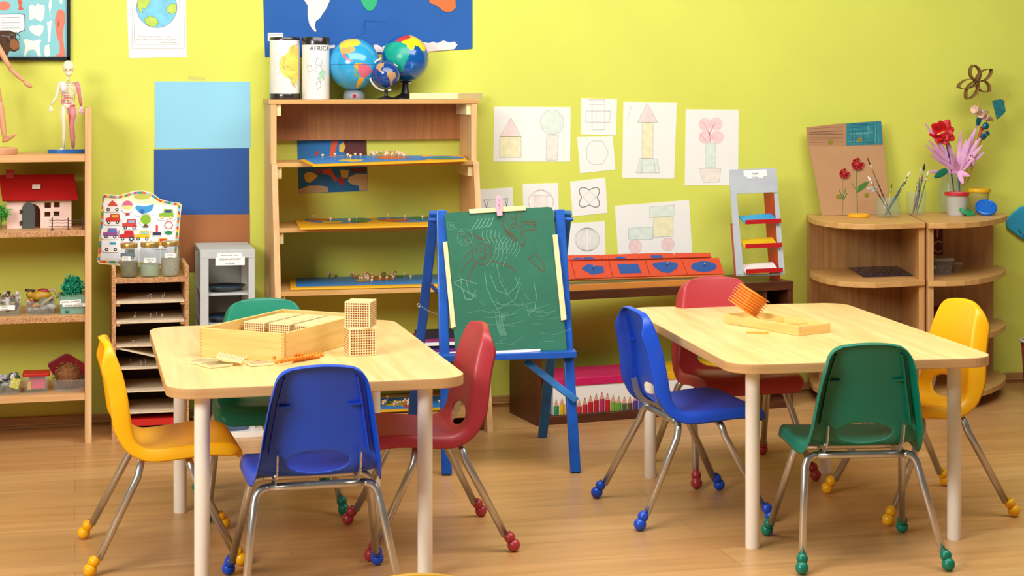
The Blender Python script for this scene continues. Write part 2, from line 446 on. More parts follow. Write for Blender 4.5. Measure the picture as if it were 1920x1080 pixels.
bead_cube((p0.x, p0.y+.035, TZ), math.radians(4), 'lower of the two stacked pale cubes with red dots on the left table', .080)
bead_cube((p0.x+.003, p0.y+.037, TZ+.0805), math.radians(-24), 'upper of the two stacked pale cubes with red dots on the left table', .076)
# big open box: corners read off its bottom edge
A = fl(374, 668, TZ); B = fl(533, 680, TZ); C_ = fl(655, 645, TZ)
ux = (B-A).normalized(); uy = V((-ux.y, ux.x, 0)); Wb = (B-A).length; Db = .46; hb = .082
def rel(a, b, z=0.): return A+ux*a+uy*b+V((0,0,z))
bx = thing('bead_box', 'large shallow open wooden box with finger joints on the left table', 'box', tuple(A))
Rb = Matrix((ux, uy, V((0,0,1)))).transposed()
th = .009
def wallbox(a0, b0, a1, b1, z0=0., z1=hb, m=0):
    return MB().obox(rel((a0+a1)/2, (b0+b1)/2, (z0+z1)/2), (a1-a0, b1-b0, z1-z0), Rb)
f = wallbox(0, 0, Wb, th); f.build('front_side', M_box, bx, bevel=.001)
wallbox(0, Db-th, Wb, Db).build('rear_side', M_box, bx, bevel=.001)
l1 = wallbox(0, th, th, Db-th).build('end_side', M_box, bx, bevel=.001)
l2 = wallbox(Wb-th, th, Wb, Db-th).build('end_side', M_box, bx, bevel=.001)
wallbox(th, th, Wb-th, Db-th, 0, .006).build('bottom', M_box, bx)
jm = MB()
for k in range(9):
    z = hb*(k+.25)/9
    jm.obox(rel(Wb-th/2, -.0003, z+.002), (th, .0012, hb/18), Rb); jm.obox(rel(Wb+.0003, th/2, z+.002+hb/18), (.0012, th, hb/18), Rb)
    jm.obox(rel(th/2, -.0003, z+.002), (th*.5, .0012, hb/18), Rb)
jm.build('finger_joint', mat('dba85c', .5), bx)
wallbox(th, .17, Wb-th, .176, .006, .034).build('divider', M_box, bx)
cs = .070
for i in range(3):
    for j in range(3):
        c = rel(th+.004+(i+.5)*(Wb-2*th-.006)/3, .182+(j+.5)*.0725+.02, .0065)
        if i == 0 and j == 9: continue
        bead_cube(tuple(c), math.atan2(ux.y, ux.x), 'pale dotted bead cube packed in the big wooden box', min(.070, (Wb-2*th-.006)/3-.002), group='bead cubes packed inside the box')
# loose bead squares and orange bars
def bead_square(c, rz, tilt, label, sx=.072, sy=.072):
    R = Matrix.Rotation(rz, 3, 'Z')@Matrix.Rotation(tilt, 3, 'X'); c = V(c); mb = MB()
    mb.obox(c, (sx, sy, .006), R)
    for k in range(9): mb.obox(c+R@V((0, -sy/2+sy*(k+1)/10, .0034)), (sx*.92, .0022, .001), R, 1)
    tag(mb.build('bead_square', [M_cube, mat('b9a478', .6)], bevel=.0008), label, 'bead square', 'loose bead squares')
q = fl(432, 683, TZ); bead_square((q.x, q.y, TZ+.018), math.radians(78), math.radians(13), 'grooved pale square tile tilted on others in front of the big box')
q = fl(405, 688, TZ); bead_square((q.x+.0, q.y+.02, TZ+.0035), math.radians(25), 0, 'pale square tile lying flat beneath the tilted grooved one')
q = fl(385, 680, TZ); bead_square((q.x, q.y, TZ+.0035), math.radians(-30), 0, 'pale square tile furthest left on the left table')
q = fl(472, 668, TZ); bead_square((q.x, q.y-.02, TZ+.0115), math.radians(20), math.radians(6), 'pale square tile propped against the near side of the big box')
q = fl(487, 684, TZ); bead_square((q.x, q.y, TZ+.0035), math.radians(12), 0, 'thick pale tile with notched edge right of the grooved one', .065, .05)
M_or = mat('ef8d1c', .35, var=.12, scale=60); M_or2 = mat('d9641a', .35, var=.1, scale=60); M_yb = mat('eab33c', .35)
def bead_bar(p, q, label, m=M_or, n=12, r=.0052, group='loose orange bead bars', lo=0.):
    p = V(p); q = V(q); mb = MB()
    for i in range(n): mb.ball(p.lerp(q, (i+.5)/n), r, 8)
    mb.tube([p, q], .0012, 6)
    tag(mb.build('bead_bar', m, smooth=True), label, 'bead bar', group)
for k, (a, b) in enumerate([((515, 683), (604, 664)), ((522, 686), (590, 674)), ((540, 674), (607, 668)), ((512, 679), (570, 672)), ((548, 680), (600, 671))]):
    P_, Q_ = fl(*a, TZ), fl(*b, TZ); z = TZ+.0045+(k % 2)*.008
    P_.z = z; Q_.z = z; bead_bar(P_, Q_, 'orange bead bar in the loose heap beside the big box')
P_, Q_ = rel(Wb*.60, .05, .045), rel(Wb*.93, .15, .072); bead_bar(P_, Q_, 'orange bead bar leaning inside the big box', group='orange bead bars inside the box')
P_, Q_ = rel(Wb*.66, .05, .040), rel(Wb*.90, .16, .070); bead_bar(P_, Q_, 'orange bead bar leaning inside the big box', group='orange bead bars inside the box')
mb = MB(); mb.obox(rel(Wb*.45, .105, .050), (Wb*.5, .07, .006), Rb@Matrix.Rotation(.05, 3, 'Y'))
tag(mb.build('thin_wooden_sheet', M_pale, bevel=.001), 'thin pale sheet lying inside the near end of the big box', 'sheet')

# ------------------------------------------------------------ things on the right table
a, b, c = fl(1356, 605, TZ), fl(1497, 630, TZ), fl(1560, 624, TZ)
e1 = (b-a); n1 = e1.normalized(); n2 = V((-n1.y, n1.x, 0)); L1 = e1.length; L2 = (c-b).length*1.0; R2 = Matrix((n1, n2, V((0,0,1)))).transposed()
ht = .030
tr = thing('wooden_tray', 'long open pale wooden tray with compartments on the right table', 'tray', tuple(a))
def tb(x0, y0, x1, y1, z0, z1): return MB().obox(a+n1*(x0+x1)/2+n2*(y0+y1)/2+V((0,0,(z0+z1)/2)), (x1-x0, y1-y0, z1-z0), R2)
tb(0, 0, L1, .008, 0, ht).build('long_side', M_box, tr, bevel=.001); tb(0, L2-.008, L1, L2, 0, ht).build('long_side', M_box, tr, bevel=.001)
tb(0, .008, .008, L2-.008, 0, ht).build('end_side', M_box, tr, bevel=.001); tb(L1-.008, .008, L1, L2-.008, 0, ht).build('end_side', M_box, tr, bevel=.001)
tb(.008, .008, L1-.008, L2-.008, 0, .005).build('bottom', M_pale, tr)
for fx in (.40, .72): tb(L1*fx, .008, L1*fx+.006, L2-.008, .005, ht-.006).build('divider', M_box, tr)
# orange bead cube leaning on the tray corner
oc = thing('orange_bead_cube', 'orange bead thousand cube tipped over on the edge of the tray', 'cube', tuple(a))
X_ = (V((CS, -SN, 0))*math.cos(math.radians(-32))+V((0,0,1))*math.sin(math.radians(-32))).normalized()
base_c = at(1404, 564, (a+n1*L1*.28+n2*L2*.5).y)
Z_ = V((0,0,1)); Yd = V((SN, CS, 0)); Z2 = (X_.cross(Yd)*-1).normalized(); 
Z2 = X_.cross(Yd).normalized()
if Z2.z < 0: Z2 = -Z2
Rc = Matrix((X_, Z2.cross(X_), Z2)).transposed()@Matrix.Rotation(math.radians(28), 3, 'Z')
s_ = .076; mb = MB(); bz = MB()
mb.obox(base_c, (s_*.86, s_*.86, s_*.86), Rc)
mb.build('core', M_or2, oc)
for i in range(8):
    for j in range(8):
        y = (i-3.5)*s_/8.5; z = (j-3.5)*s_/8.5
        if i in (0, 7) or j in (0, 7):
            bz.tube([base_c+Rc@V((-s_*.5, y, z)), base_c+Rc@V((s_*.5, y, z))], .0034, 6)
bz.build('bead_rods', M_or, oc, smooth=True)
pn = MB()
for i in range(8):
    for j in range(8):
        y = (i-3.5)*s_/8.5; z = (j-3.5)*s_/8.5
        pn.tube([base_c+Rc@V((-s_*.66, y, z)), base_c+Rc@V((s_*.66, y, z))], .0015, 5)
pn.build('wire_ends', mat('f5b860', .3), oc)
pa, pb = fl(1399, 626, TZ), fl(1441, 626, TZ); pa.z = pb.z = TZ+.0045
bead_bar(pa, pb, 'short yellow bead bar lying alone in front of the tray', M_yb, 12, .0036, group=None)
# ------------------------------------------------------------ left shelving unit and what stands on it
LF = 6.68
def zat(px, py, Y): return at(px, py, Y).z
u = thing('shelving_unit', 'tall open wooden shelving unit cut off by the left edge of the picture', 'shelf', (-.25, 6.86, 0))
xr = .061
for x0, x1 in ((.037, xr), (-.66, -.636)):
    MB().box((x0, LF, 0), (x1, WALL-.016, 1.245)).build('side_panel', M_panel, u, bevel=.001)
SHZ = [(1.073, .026), (.792, .022), (.477, .024), (.187, .025)]
for z, t_ in SHZ:
    mb = MB().box((-.636, LF+.003, z-t_), (.037, WALL-.016, z), 0)
    o = mb.build('shelf_board', [M_shelf], u, bevel=.001)
    if z < .9 and z > .3: MB().box((-.634, LF+.001, z-t_+.001), (.0365, LF+.003, z-.001)).build('raw_edge', M_part, o)
# dolls' house
z0 = .7925; yH = 6.82
hs = thing('dollhouse', 'pink wooden toy house with a red roof and a grey arched door', 'toy house', tuple(at(70, 430, yH)))
M_pink = mat('f0cfc0', .6, var=.12, scale=14); M_roof = mat('a81010', .45, var=.12, scale=6)
P = wallP(yH)
bl = at(13, 429, yH); br = at(134, 427, yH); ht_ = at(70, 370, yH).z
zb = z0; xl, xr_ = bl.x, br.x
def X(px): return at(px, 400, yH).x
def Z(py): return at(70, py, yH).z
# front wall as strips round the openings
holes = [(X(42), X(76), zb, Z(382)), (X(83.5), X(95.5), Z(390.5), Z(380)), (X(101), X(112), Z(389.5), Z(379.5)), (X(83.5), X(94.5), Z(406.5), Z(397.5)), (X(100.5), X(111.5), Z(406), Z(397))]
xs = sorted({xl, xr_, *[h[0] for h in holes], *[h[1] for h in holes]}); zs = sorted({zb, ht_, *[h[2] for h in holes], *[h[3] for h in holes]})
def walled(y0, y1, hl):
    mb = MB()
    for a_, b_ in zip(xs, xs[1:]):
        for c_, d_ in zip(zs, zs[1:]):
            mx, mz = (a_+b_)/2, (c_+d_)/2
            if any(h[0] < mx < h[1] and h[2] < mz < h[3] for h in hl): continue
            mb.box((a_, y0, c_), (b_, y1, d_))
    return mb
walled(yH, yH+.006, holes).build('front_wall', M_pink, hs)
walled(yH+.134, yH+.14, holes[1:]).build('rear_wall', M_pink, hs)
MB().box((xl, yH+.006, zb), (xl+.006, yH+.134, ht_)).build('side_wall', M_pink, hs)
MB().box((xr_-.006, yH+.006, zb), (xr_, yH+.134, ht_)).build('side_wall', M_pink, hs)
# arch fillers above the door
mb = MB(); cx = (X(42)+X(76))/2; rx = (X(76)-X(42))/2
for sd in (-1, 1):
    pts = [(cx+sd*rx, Z(382)), (cx+sd*rx, Z(398))]+[(cx+sd*rx*math.cos(t), Z(398)+(Z(382)-Z(398))*math.sin(t)) for t in [PI/2*k/8 for k in range(1, 9)]]
    mb.prism([(x, yH, z) for x, z in pts], (0, .006, 0))
mb.build('arch', M_pink, hs)
ey = Z(371)
rp = MB(); ridge_z = Z(329); ym = yH+.07
rp.add([(X(5), yH-.025, ey-.006), (X(147), yH-.025, ey-.006), (X(138), ym, ridge_z), (X(-4), ym, ridge_z), (X(5), yH+.165, ey-.006), (X(147), yH+.165, ey-.006)],
       [(0, 1, 2, 3), (3, 2, 5, 4)])
rf = rp.build('roof', M_roof, hs); so = rf.modifiers.new('s', 'SOLIDIFY'); so.thickness = .006
MB().box((X(10), ym-.012, ridge_z-.02), (X(26), ym+.012, Z(320))).build('chimney', M_roof, hs, bevel=.001)
for hx in (1,):
    mb = MB(); c = V((X(68), yH-.012, Z(350))); s1 = V((1,0,0)); s2 = V((0, .07+.025, ridge_z-ey)).normalized(); nn = s1.cross(s2).normalized(); nn = nn if nn.y < 0 else -nn
    c = V((X(68), yH-.025, ey))+V((0, .095, ridge_z-ey))*.45+nn*.004
    mb.obox(c, (.030, .022, .003), Matrix((s1, s2, s1.cross(s2))).transposed()); mb.build('roof_window', mat('e9d9cc', .5), hs)
mb = MB(); R_ = Matrix.Rotation(math.radians(-28), 3, 'Z'); hx0 = V((X(41), yH-.002, zb)); dw = X(66)-X(41); dh = Z(379)-zb
pts = [(0, 0), (dw*1.08, 0), (dw*1.08, dh*.72)]+[(dw*1.08*(.5+.5*math.cos(t)), dh*.72+dh*.28*math.sin(t)) for t in [PI*k/12 for k in range(1, 12)]]+[(0, dh*.72)]
mb.prism([hx0+R_@V((x, 0, z)) for x, z in pts], R_@V((0, .005, 0))); mb.build('door', mat('4e5552', .5), hs)
mb = MB()
for py in (396, 418): mb.box((X(37), yH-.004, Z(py+4)), (X(43), yH-.0005, Z(py-4)))
mb.build('hinge', mat('3b2018', .5), hs)
# toy fence
fz = .7928; yF = 6.73
fn = thing('toy_fence', 'small dark wooden toy fence in front of the pink house', 'toy fence', tuple(at(125, 428, yF)))
for a_, b_ in ((98, 128), (128, 156)):
    pass
mb = MB()
for px in (98, 128, 155):
    p = at(px, 428, yF); mb.box((p.x-.0022, yF-.002, fz), (p.x+.0022, yF+.002, zat(px, 408, yF))); mb.box((p.x-.006, yF-.006, fz), (p.x+.006, yF+.006, fz+.002))
mb.build('post', mat('4a2b2b', .6), fn)
mb = MB()
for py in (413, 418, 424.5):
    pts = [at(92+8*k, py+(.6 if k % 2 else -.4), yF-.001) for k in range(9)]; mb.tube(pts, .0012, 6)
mb.build('rail', mat('4a2b2b', .6), fn)
# green toy bush at the edge
def bush(name, c, r, n, m, label, cat, leaf=.012, flat=.7):
    mb = MB(); c = V(c); rnd = random.Random(int(c.x*1000)+n)
    for i in range(n):
        d = V((rnd.gauss(0,1), rnd.gauss(0,1), rnd.gauss(0,1))).normalized()*r*rnd.uniform(.45, 1); d.z = abs(d.z)*1.2 if d.z < -r*.5 else d.z
        p = c+V((d.x, d.y*flat, d.z)); a1 = V((rnd.gauss(0,1), rnd.gauss(0,1), rnd.gauss(0,1))).normalized(); a2 = a1.orthogonal().normalized(); a3 = a1.cross(a2)
        l = leaf*rnd.uniform(.6, 1.2)
        mb.add([p, p+a1*l*.5+a2*l*.25+a3*l*.06, p+a1*l, p+a1*l*.5-a2*l*.25+a3*l*.06, p+a1*l*.5-a3*l*.1], [(0,1,4),(1,2,4),(2,3,4),(3,0,4)])
    return mb
o = bush('b', at(2, 402, 6.76), .030, 240, None, '', '', .016)
tb_ = thing('toy_bush', 'green plastic leafy toy bush at the left edge beside the pink house', 'toy plant', tuple(at(2, 429, 6.76)))
o.build('foliage', mat('3f9a32', .45, var=.3, scale=80), tb_)
MB().tube([at(2, 429.5, 6.76), at(2, 400, 6.76)], .003, 8).build('stem', mat('3b6a2a', .6), tb_)
# anatomy figure
yS = 6.84; kS = 1.0
sk = thing('anatomy_model', 'small see-through anatomy figure, half skeleton and half muscle, on a blue base', 'anatomy model', tuple(at(125, 284, yS)))
def Q(px, py, d=0.): return at(px, py, yS+d)
zS = SHZ[0][0]
base = at(125, 283, yS); MB().lathe([(.0, 0), (.071, 0), (.073, .004), (.071, .010), (.0, .010)], (0,0,0), 36).build
mb = MB(); mb.lathe([(.001, 0), (.069, 0), (.071, .004), (.069, .014), (.001, .014)], (0,0,0), 36)
mb.v = [V((base.x+p.x, yS+p.y*.55, zS+.0005+p.z)) for p in mb.v]
mb.build('base', mat('1f64b0', .25, coat=.4), sk, smooth='auto')
M_bone = mat('f5edc8', .4, var=.06, scale=40); M_mus = mat('d2384f', .4, var=.15, scale=60); M_mus2 = mat('ee8fa0', .4, var=.15, scale=60)
mb = MB(); mb.ball(Q(128, 126), .0235, 20, sc=(.92, 1, 1.1)); mb.ball(Q(129, 137, -.006), .014, 14, sc=(1, 1, .95)); mb.tube([Q(128, 140), Q(128, 152)], .006, 10)
mb.build('skull', M_bone, sk, smooth=True)
mb = MB()
for sx in (-1, 1): mb.ball(Q(128+sx*4.2, 130, -.022), .0042, 10, sc=(1, .5, 1))
mb.ball(Q(128, 134.5, -.023), .0022, 8); mb.build('eye_socket', mat('b59a86', .6), sk)
mb = MB()
for k in range(8):
    py = 156+k*4.6; wv = 9.5+3.5*math.sin(k/7*PI*.75); 
    for sd in (-1, 1):
        pts = [Q(128+sd*wv*math.sin(t), py-2+2.6*(t/1.6)**2*1.2, -.020*math.cos(t)*1.1+.004) for t in [2.6*i/12 for i in range(13)]]
        mb.tube(pts, .0016, 6)
mb.tube([Q(128, 152, .012), Q(128, 215, .012)], .0042, 8)
mb.tube([Q(114, 153, -.004), Q(128, 155, -.016), Q(143, 153, -.004)], .0022, 6)
mb.build('rib_cage', M_bone, sk, smooth=True)
mb = MB(); rnd = random.Random(3)
for k in range(26):
    c = Q(124+rnd.uniform(-7, 7), 182+rnd.uniform(-6, 13), -.008+rnd.uniform(-.006, .004)); d = V((rnd.uniform(-1, 1), 0, rnd.uniform(-.3, .3)))*.009
    mb.tube([c-d, c+V((0,-.002,.002)), c+d], .0034, 7)
mb.build('organs', M_mus2, sk, smooth=True)
mb = MB(); mb.ball(Q(122, 172, -.012), .007, 10, sc=(1.3, .6, .6)); mb.build('liver', mat('6e3b3b', .4), sk, smooth=True)
mb = MB(); mb.ball(Q(119, 163, -.010), .019, 14, sc=(.75, .6, 1.15)); mb.build('lung', mat('f6dfe0', .35), sk, smooth=True)
def limb(pts, rs, nm, m): MB().tube([Q(*p) for p in pts], rs, 12).build(nm, m, sk, smooth=True)
limb([(113, 154), (109, 170), (106, 181), (99, 192), (94, 199)], [.006, .006, .0045, .0045, .003], 'arm', M_bone)
mb = MB(); mb.ball(Q(95, 203), .008, 10, sc=(.8, .5, 1.1))
for k in range(5): mb.tube([Q(94+k*1.0, 203), Q(89.5+k*2.6, 211-abs(k-2)*.8, -.002)], .0016, 6)
mb.build('hand', M_bone, sk, smooth=True)
limb([(143, 153), (147, 166), (149, 179), (151, 191), (152, 199)], [.008, .0085, .006, .006, .004], 'arm', M_mus)
mb = MB(); mb.ball(Q(152, 204), .009, 10, sc=(.8, .5, 1.15))
for k in range(5): mb.tube([Q(149.5+k*1.2, 205), Q(148+k*2.2, 214-abs(k-2)*.8, -.002)], .0018, 6)
mb.build('hand', mat('eab7cf', .4), sk, smooth=True)
mb = MB(); mb.ball(Q(127, 198), .020, 14, sc=(1, .6, .62)); mb.build('pelvis', M_bone, sk, smooth=True)
limb([(119, 198), (119, 218), (120, 236), (120, 259), (119, 278)], [.007, .0055, .0065, .0045, .004], 'leg', M_bone)
limb([(134, 197), (136, 213), (134, 236), (136, 257), (137, 278)], [.013, .0145, .009, .0095, .005], 'leg', M_mus)
for px, m in ((116, M_bone), (134, mat('dba79a', .4))):
    mb = MB(); mb.ball(Q(px, 279.5, -.008), .010, 12, sc=(.9, 1.5, .42)); mb.build('foot', m, sk, smooth=True)
mb = MB(); cl = mat('fff6ea', .15, alpha=.22)
mb.ball(Q(129, 170), .030, 20, sc=(1, .6, 1.15)); mb.ball(Q(128, 193), .026, 20, sc=(1, .6, .8))
for pts, rs in (([(114, 153), (109, 170), (105, 182), (97, 196)], [.010, .011, .008, .006]), ([(143, 153), (148, 168), (151, 182), (152, 198)], [.011, .012, .009, .006]), ([(118, 200), (118, 220), (120, 240), (120, 258), (119, 277)], [.016, .014, .010, .010, .006]), ([(136, 200), (138, 220), (135, 240), (137, 258), (137, 277)], [.017, .016, .011, .011, .006])):
    mb.tube([Q(*p) for p in pts], rs, 14)
mb.build('clear_skin', cl, sk, smooth=True)
# wooden mannequin, mostly outside the frame
mn = thing('artist_mannequin', 'jointed wooden drawing mannequin reaching in from the left edge', 'mannequin', tuple(at(0, 284, 6.80)))
M_mw = mat('d9a077', .45, var=.08, scale=25)
def mq(px, py, d=0.): return at(px, py, 6.80+d)
for a_, b_, r1, r2, nm in (((-12, 72), (20, 130), .012, .010, 'upper_arm'), ((20, 130), (45, 152), .0095, .008, 'forearm'), ((0, 190), (9, 262), .014, .010, 'shin'), ((-14, 140), (0, 192), .017, .013, 'thigh')):
    p, q = mq(*a_), mq(*b_); n_ = 9
    MB().tube([p.lerp(q, k/(n_-1)) for k in range(n_)], [(r1+(r2-r1)*k/(n_-1))*(.55+.45*math.sin(PI*(.12+.76*k/(n_-1)))) for k in range(n_)], 14).build(nm, M_mw, mn, smooth=True)
mb = MB(); p, q = mq(45, 153), mq(60, 164); mb.tube([p.lerp(q, k/5) for k in range(6)], [.005, .0085, .0095, .009, .007, .002], 12); mb.build('hand', M_mw, mn, smooth=True)
mb = MB(); p, q = mq(5, 266), mq(31, 251, -.03); mb.tube([p.lerp(q, k/5) for k in range(6)], [.004, .008, .0085, .007, .006, .002], 12); mb.build('foot', M_mw, mn, smooth=True)
mb = MB(); mb.ball(mq(20, 130), .0085, 12); mb.ball(mq(-22, 100), .05, 16, sc=(.8, .5, 1.2)); mb.ball(mq(8, 263), .008, 10); mb.build('joint', M_mw, mn, smooth=True)
MB().ball(mq(-24, 52), .026, 16, sc=(.85, .9, 1.25)).build('head', M_mw, mn, smooth=True)
p, q = mq(-34, 72), mq(-52, 130, .02); MB().tube([p.lerp(q, k/8) for k in range(9)], [.011, .012, .012, .011, .010, .009, .008, .007, .006], 12).build('upper_arm', M_mw, mn, smooth=True)
p, q = mq(-30, 140), mq(-34, 200, .02); MB().tube([p.lerp(q, k/8) for k in range(9)], [.012, .015, .016, .016, .015, .013, .011, .010, .009], 12).build('thigh', M_mw, mn, smooth=True)
p, q = mq(-34, 200, .02), mq(-30, 262, .02); MB().tube([p.lerp(q, k/8) for k in range(9)], [.009, .012, .013, .012, .010, .009, .008, .007, .006], 12).build('shin', M_mw, mn, smooth=True)
p = mq(-14, 285); mb = MB().lathe([(.001, 0), (.088, 0), (.090, .004), (.090, .020), (.086, .024), (.001, .024)], (p.x, 6.80, zS+.0005), 40); mb.build('base', M_mw, mn, smooth='auto')
MB().tube([(p.x+.02, 6.81, zS+.02), (p.x+.02, 6.81, zS+.30)], .0025, 8).build('rod', M_metal, mn)

def tub(px0, px1, pyt, pyb, Y, dep, m, label, cat='tub', z0=None, taper=.9, th=.0015, lid=None, nm='plastic_tub', group=None):
    """clear box with thin walls, open at the top"""
    a_, b_ = at(px0, pyb, Y), at(px1, pyb, Y); zt = at((px0+px1)/2, pyt, Y).z; zb_ = z0 if z0 is not None else a_.z
    t = thing(nm, label, cat, ((a_.x+b_.x)/2, Y+dep/2, zb_), group=group); cx = (a_.x+b_.x)/2; cy = Y+dep/2; w_ = (b_.x-a_.x)/2; d_ = dep/2
    def ring(s1, z, ins=0.): 
        return [V((cx+(x)*(w_*s1-ins), cy+y*(d_*s1-ins), z)) for x, y in rrect(-1, -1, 1, 1, .22, 4)]
    r0, r1 = ring(taper, zb_), ring(1, zt); i0, i1 = ring(taper, zb_+th, th), ring(1, zt, th); n = len(r0)
    rim = ring(1.03, zt); rim2 = ring(1.03, zt-.003)
    vs = r0+r1+i1+i0; fs = [(i, (i+1)%n, n+(i+1)%n, n+i) for i in range(n)]+[(n+i, n+(i+1)%n, 2*n+(i+1)%n, 2*n+i) for i in range(n)]+[(2*n+i, 2*n+(i+1)%n, 3*n+(i+1)%n, 3*n+i) for i in range(n)]
    fs += [list(range(n))[::-1], [3*n+i for i in range(n)]]
    MB().add(vs, fs).build('wall', m, t, smooth='auto')
    rr = MB(); rr.tube([*rim, rim[0]], .0016, 5, caps=False); rr.build('rim', m, t, smooth=True)
    if lid:
        lr = ring(1.05, zt+.001); MB().prism(lr, (0, 0, .012)).build('lid', lid, t, bevel=.003)
    return t, cx, cy, w_, d_, zb_, zt
def label_card(px0, py0, px1, py1, Y, body, name='label', parent=None, slant=0., size=None, dark='3a3a3a'):
    P = wallP(Y); mb = MB(); a_ = P(px0, py0, 0); b_ = P(px1, py0+slant, 0); c_ = P(px1, py1+slant, 0); d_ = P(px0, py1, 0)
    mb.prism([a_, b_, c_, d_], (0, .0008, 0), 0); u1 = (b_-a_); u2 = (a_-d_); w_, h_ = u1.length, u2.length; u1.normalize(); u2.normalize()
    rows_ = body if isinstance(body, list) else [body]
    for i, tx in enumerate(rows_):
        sz = size or min(h_/len(rows_)*.62, w_*1.55/max(1, len(tx))); c = a_+u1*w_/2-u2*(h_*(i+.5)/len(rows_)+sz*.33)+V((0, -.0006, 0))
        text_mesh(tx, lambda x, y: c+u1*x+u2*y, sz, 1, mb)
    return mb.build(name, [M_white, mat(dark, .7)], parent)
def junk(cx, cy, w_, d_, z0, z1, cols, n, seed, parent, name='contents', r=.012):
    rnd = random.Random(seed); mb = MB(); ms = [mat(c, .5, var=.2, scale=60) for c in cols]
    for i in range(n):
        p = V((cx+rnd.uniform(-.75, .75)*w_, cy+rnd.uniform(-.75, .75)*d_, rnd.uniform(z0, z1))); R_ = Matrix.Rotation(rnd.uniform(0, 6), 3, (rnd.random(), rnd.random(), rnd.random()))
        k = rnd.randrange(4); mi = rnd.randrange(len(cols)); q = r*rnd.uniform(.6, 1.2)
        if k == 0: mb.ball(p, q, 10, mi, (1.5, .8, .7), R_)
        elif k == 1: mb.obox(p, (q*1.6, q*.9, q*.7), R_, mi)
        elif k == 2: mb.tube([p-R_@V((q*1.4, 0, 0)), p+R_@V((0, q*.4, 0)), p+R_@V((q*1.4, 0, 0))], q*.3, 7, mi)
        else: mb.ball(p, q*.7, 8, mi)
    o = mb.build(name, ms, parent); tag(o, kind='stuff'); return o
zs3 = SHZ[2][0]+.0005; zs4 = SHZ[3][0]+.0005
t, cx, cy, w_, d_, zb_, zt = tub(-34, 42, 559, 588, 6.72, .13, M_plastic, 'clear tub of dark toy animals with a white label at the left edge', z0=zs3)
junk(cx, cy, w_, d_, zb_+.01, zt+.012, ['2a1d2a', '6e2f3a', '8aa05a', 'd8cfc8', '3a2a22'], 60, 1, t)
label_card(-12, 574, 28, 583, 6.718, ['ANIMALS', 'животные'], parent=t, slant=-2)
t, cx, cy, w_, d_, zb_, zt = tub(45, 105, 566, 588, 6.72, .12, M_plastic, 'clear tub heaped with toy birds and figures, middle of the shelf', z0=zs3)
junk(cx, cy, w_, d_, zb_+.008, zt+.004, ['8f958e', 'b9b4a8', 'd9772b', '6f7f6a', 'a84a3a'], 50, 2, t)
bd = MB(); c = V((cx+.002, cy, zt+.016)); bd.ball(c, .028, 18, 0, (1.35, .8, .75)); bd.ball(c+V((-.040, 0, .004)), .014, 12, 0); bd.ball(c+V((.008, 0, .016)), .020, 12, 1, (1.2, .7, .55))
bd.tube([c+V((-.058, 0, .022)), c+V((-.02, 0, .018))], .005, 8, 2); bd.tube([c+V((.02, 0, .018)), c+V((.05, 0, .022)), c+V((.062, -.01, -.01))], .006, 8, 3); bd.tube([c+V((.045, -.03, .0)), c+V((.0, -.045, -.03))], .006, 8, 3)
tag(bd.build('toy_bird', [mat('b88a1e', .5, var=.2, scale=50), mat('8e2118', .5), mat('33201c', .5), mat('a8946c', .6, var=.3, scale=90)], smooth=True), 'yellow and rusty toy animals piled on the middle clear tub', 'toy animal')
t, cx, cy, w_, d_, zb_, zt = tub(110, 162, 555, 584, 6.72, .12, mat('9fd0bd', .25, alpha=.45), 'greenish clear tub labelled water animals, next to the shelf post', z0=zs3)
junk(cx, cy, w_, d_, zb_+.006, zt-.01, ['1f8a5a', '2d6b58', '3f8f74'], 40, 4, t)
label_card(112.5, 564, 152, 571, 6.718, 'WATER ANIMALS', parent=t, slant=-3); label_card(117, 569.5, 160, 575.5, 6.7165, 'водные животные', parent=t, slant=-1)
sp = thing('plastic_seaweed', 'bushy teal plastic seaweed sticking out of the water animals tub', 'toy plant', (cx, cy, zt))
bush('x', (cx, cy, zt+.022), .040, 900, None, '', '', .014, .8).build('foliage', mat('0f9a72', .45, var=.25, scale=90), sp)
# bottom shelf things
t, cx, cy, w_, d_, zb_, zt = tub(-30, 41, 720, 738, 6.71, .12, M_plastic, 'low clear tray of small cards and leaves at the left edge', 'tray', z0=zs4)
junk(cx, cy, w_, d_, zb_+.01, zt+.02, ['55683a', '8f9a5e', 'b7b2c0', '3a4436', 'd9d6cc'], 60, 8, t, r=.013)
mb = MB(); mb.obox(at(28, 724, 6.705)+V((0, .01, .008)), (.032, .010, .036), Matrix.Rotation(.3, 3, 'Y')); tag(mb.build('card_pack', mat('c9c25a', .5, var=.35, scale=120), bevel=.001), 'small yellow speckled pack leaning on the low clear tray', 'card pack')
t, cx, cy, w_, d_, zb_, zt = tub(43, 92, 707, 734, 6.72, .09, M_plastic, 'small clear box with a red lid and pink paper inside', 'box', z0=zs4, lid=mat('c01818', .35), nm='lidded_box')
mb = MB(); mb.obox((cx+.004, cy, (zb_+zt)/2+.004), (w_*1.2, d_*1.3, (zt-zb_)*.62)); mb.build('paper', mat('d8486a', .6, var=.1), t)
mb = MB(); mb.obox((cx-.024, cy-.02, (zb_+zt)/2-.002), (w_*.3, d_*.6, (zt-zb_)*.5)); mb.build('yellow_piece', mat('e0a83a', .6), t)
t, cx, cy, w_, d_, zb_, zt = tub(97, 163, 713, 734, 6.72, .14, M_plastic, 'ribbed clear tray holding a brown coconut husk ball', 'tray', z0=zs4)
mb = MB(); mb.ball((cx-.005, cy, zb_+.050), .046, 32, sc=(1, .9, .98)); co = mb.build('husk_ball', mat('7d4e26', .9, var=.45, scale=90, bump=1.), smooth=True); tag(co, 'brown fibrous husk ball sitting in the ribbed clear tray', 'husk ball')
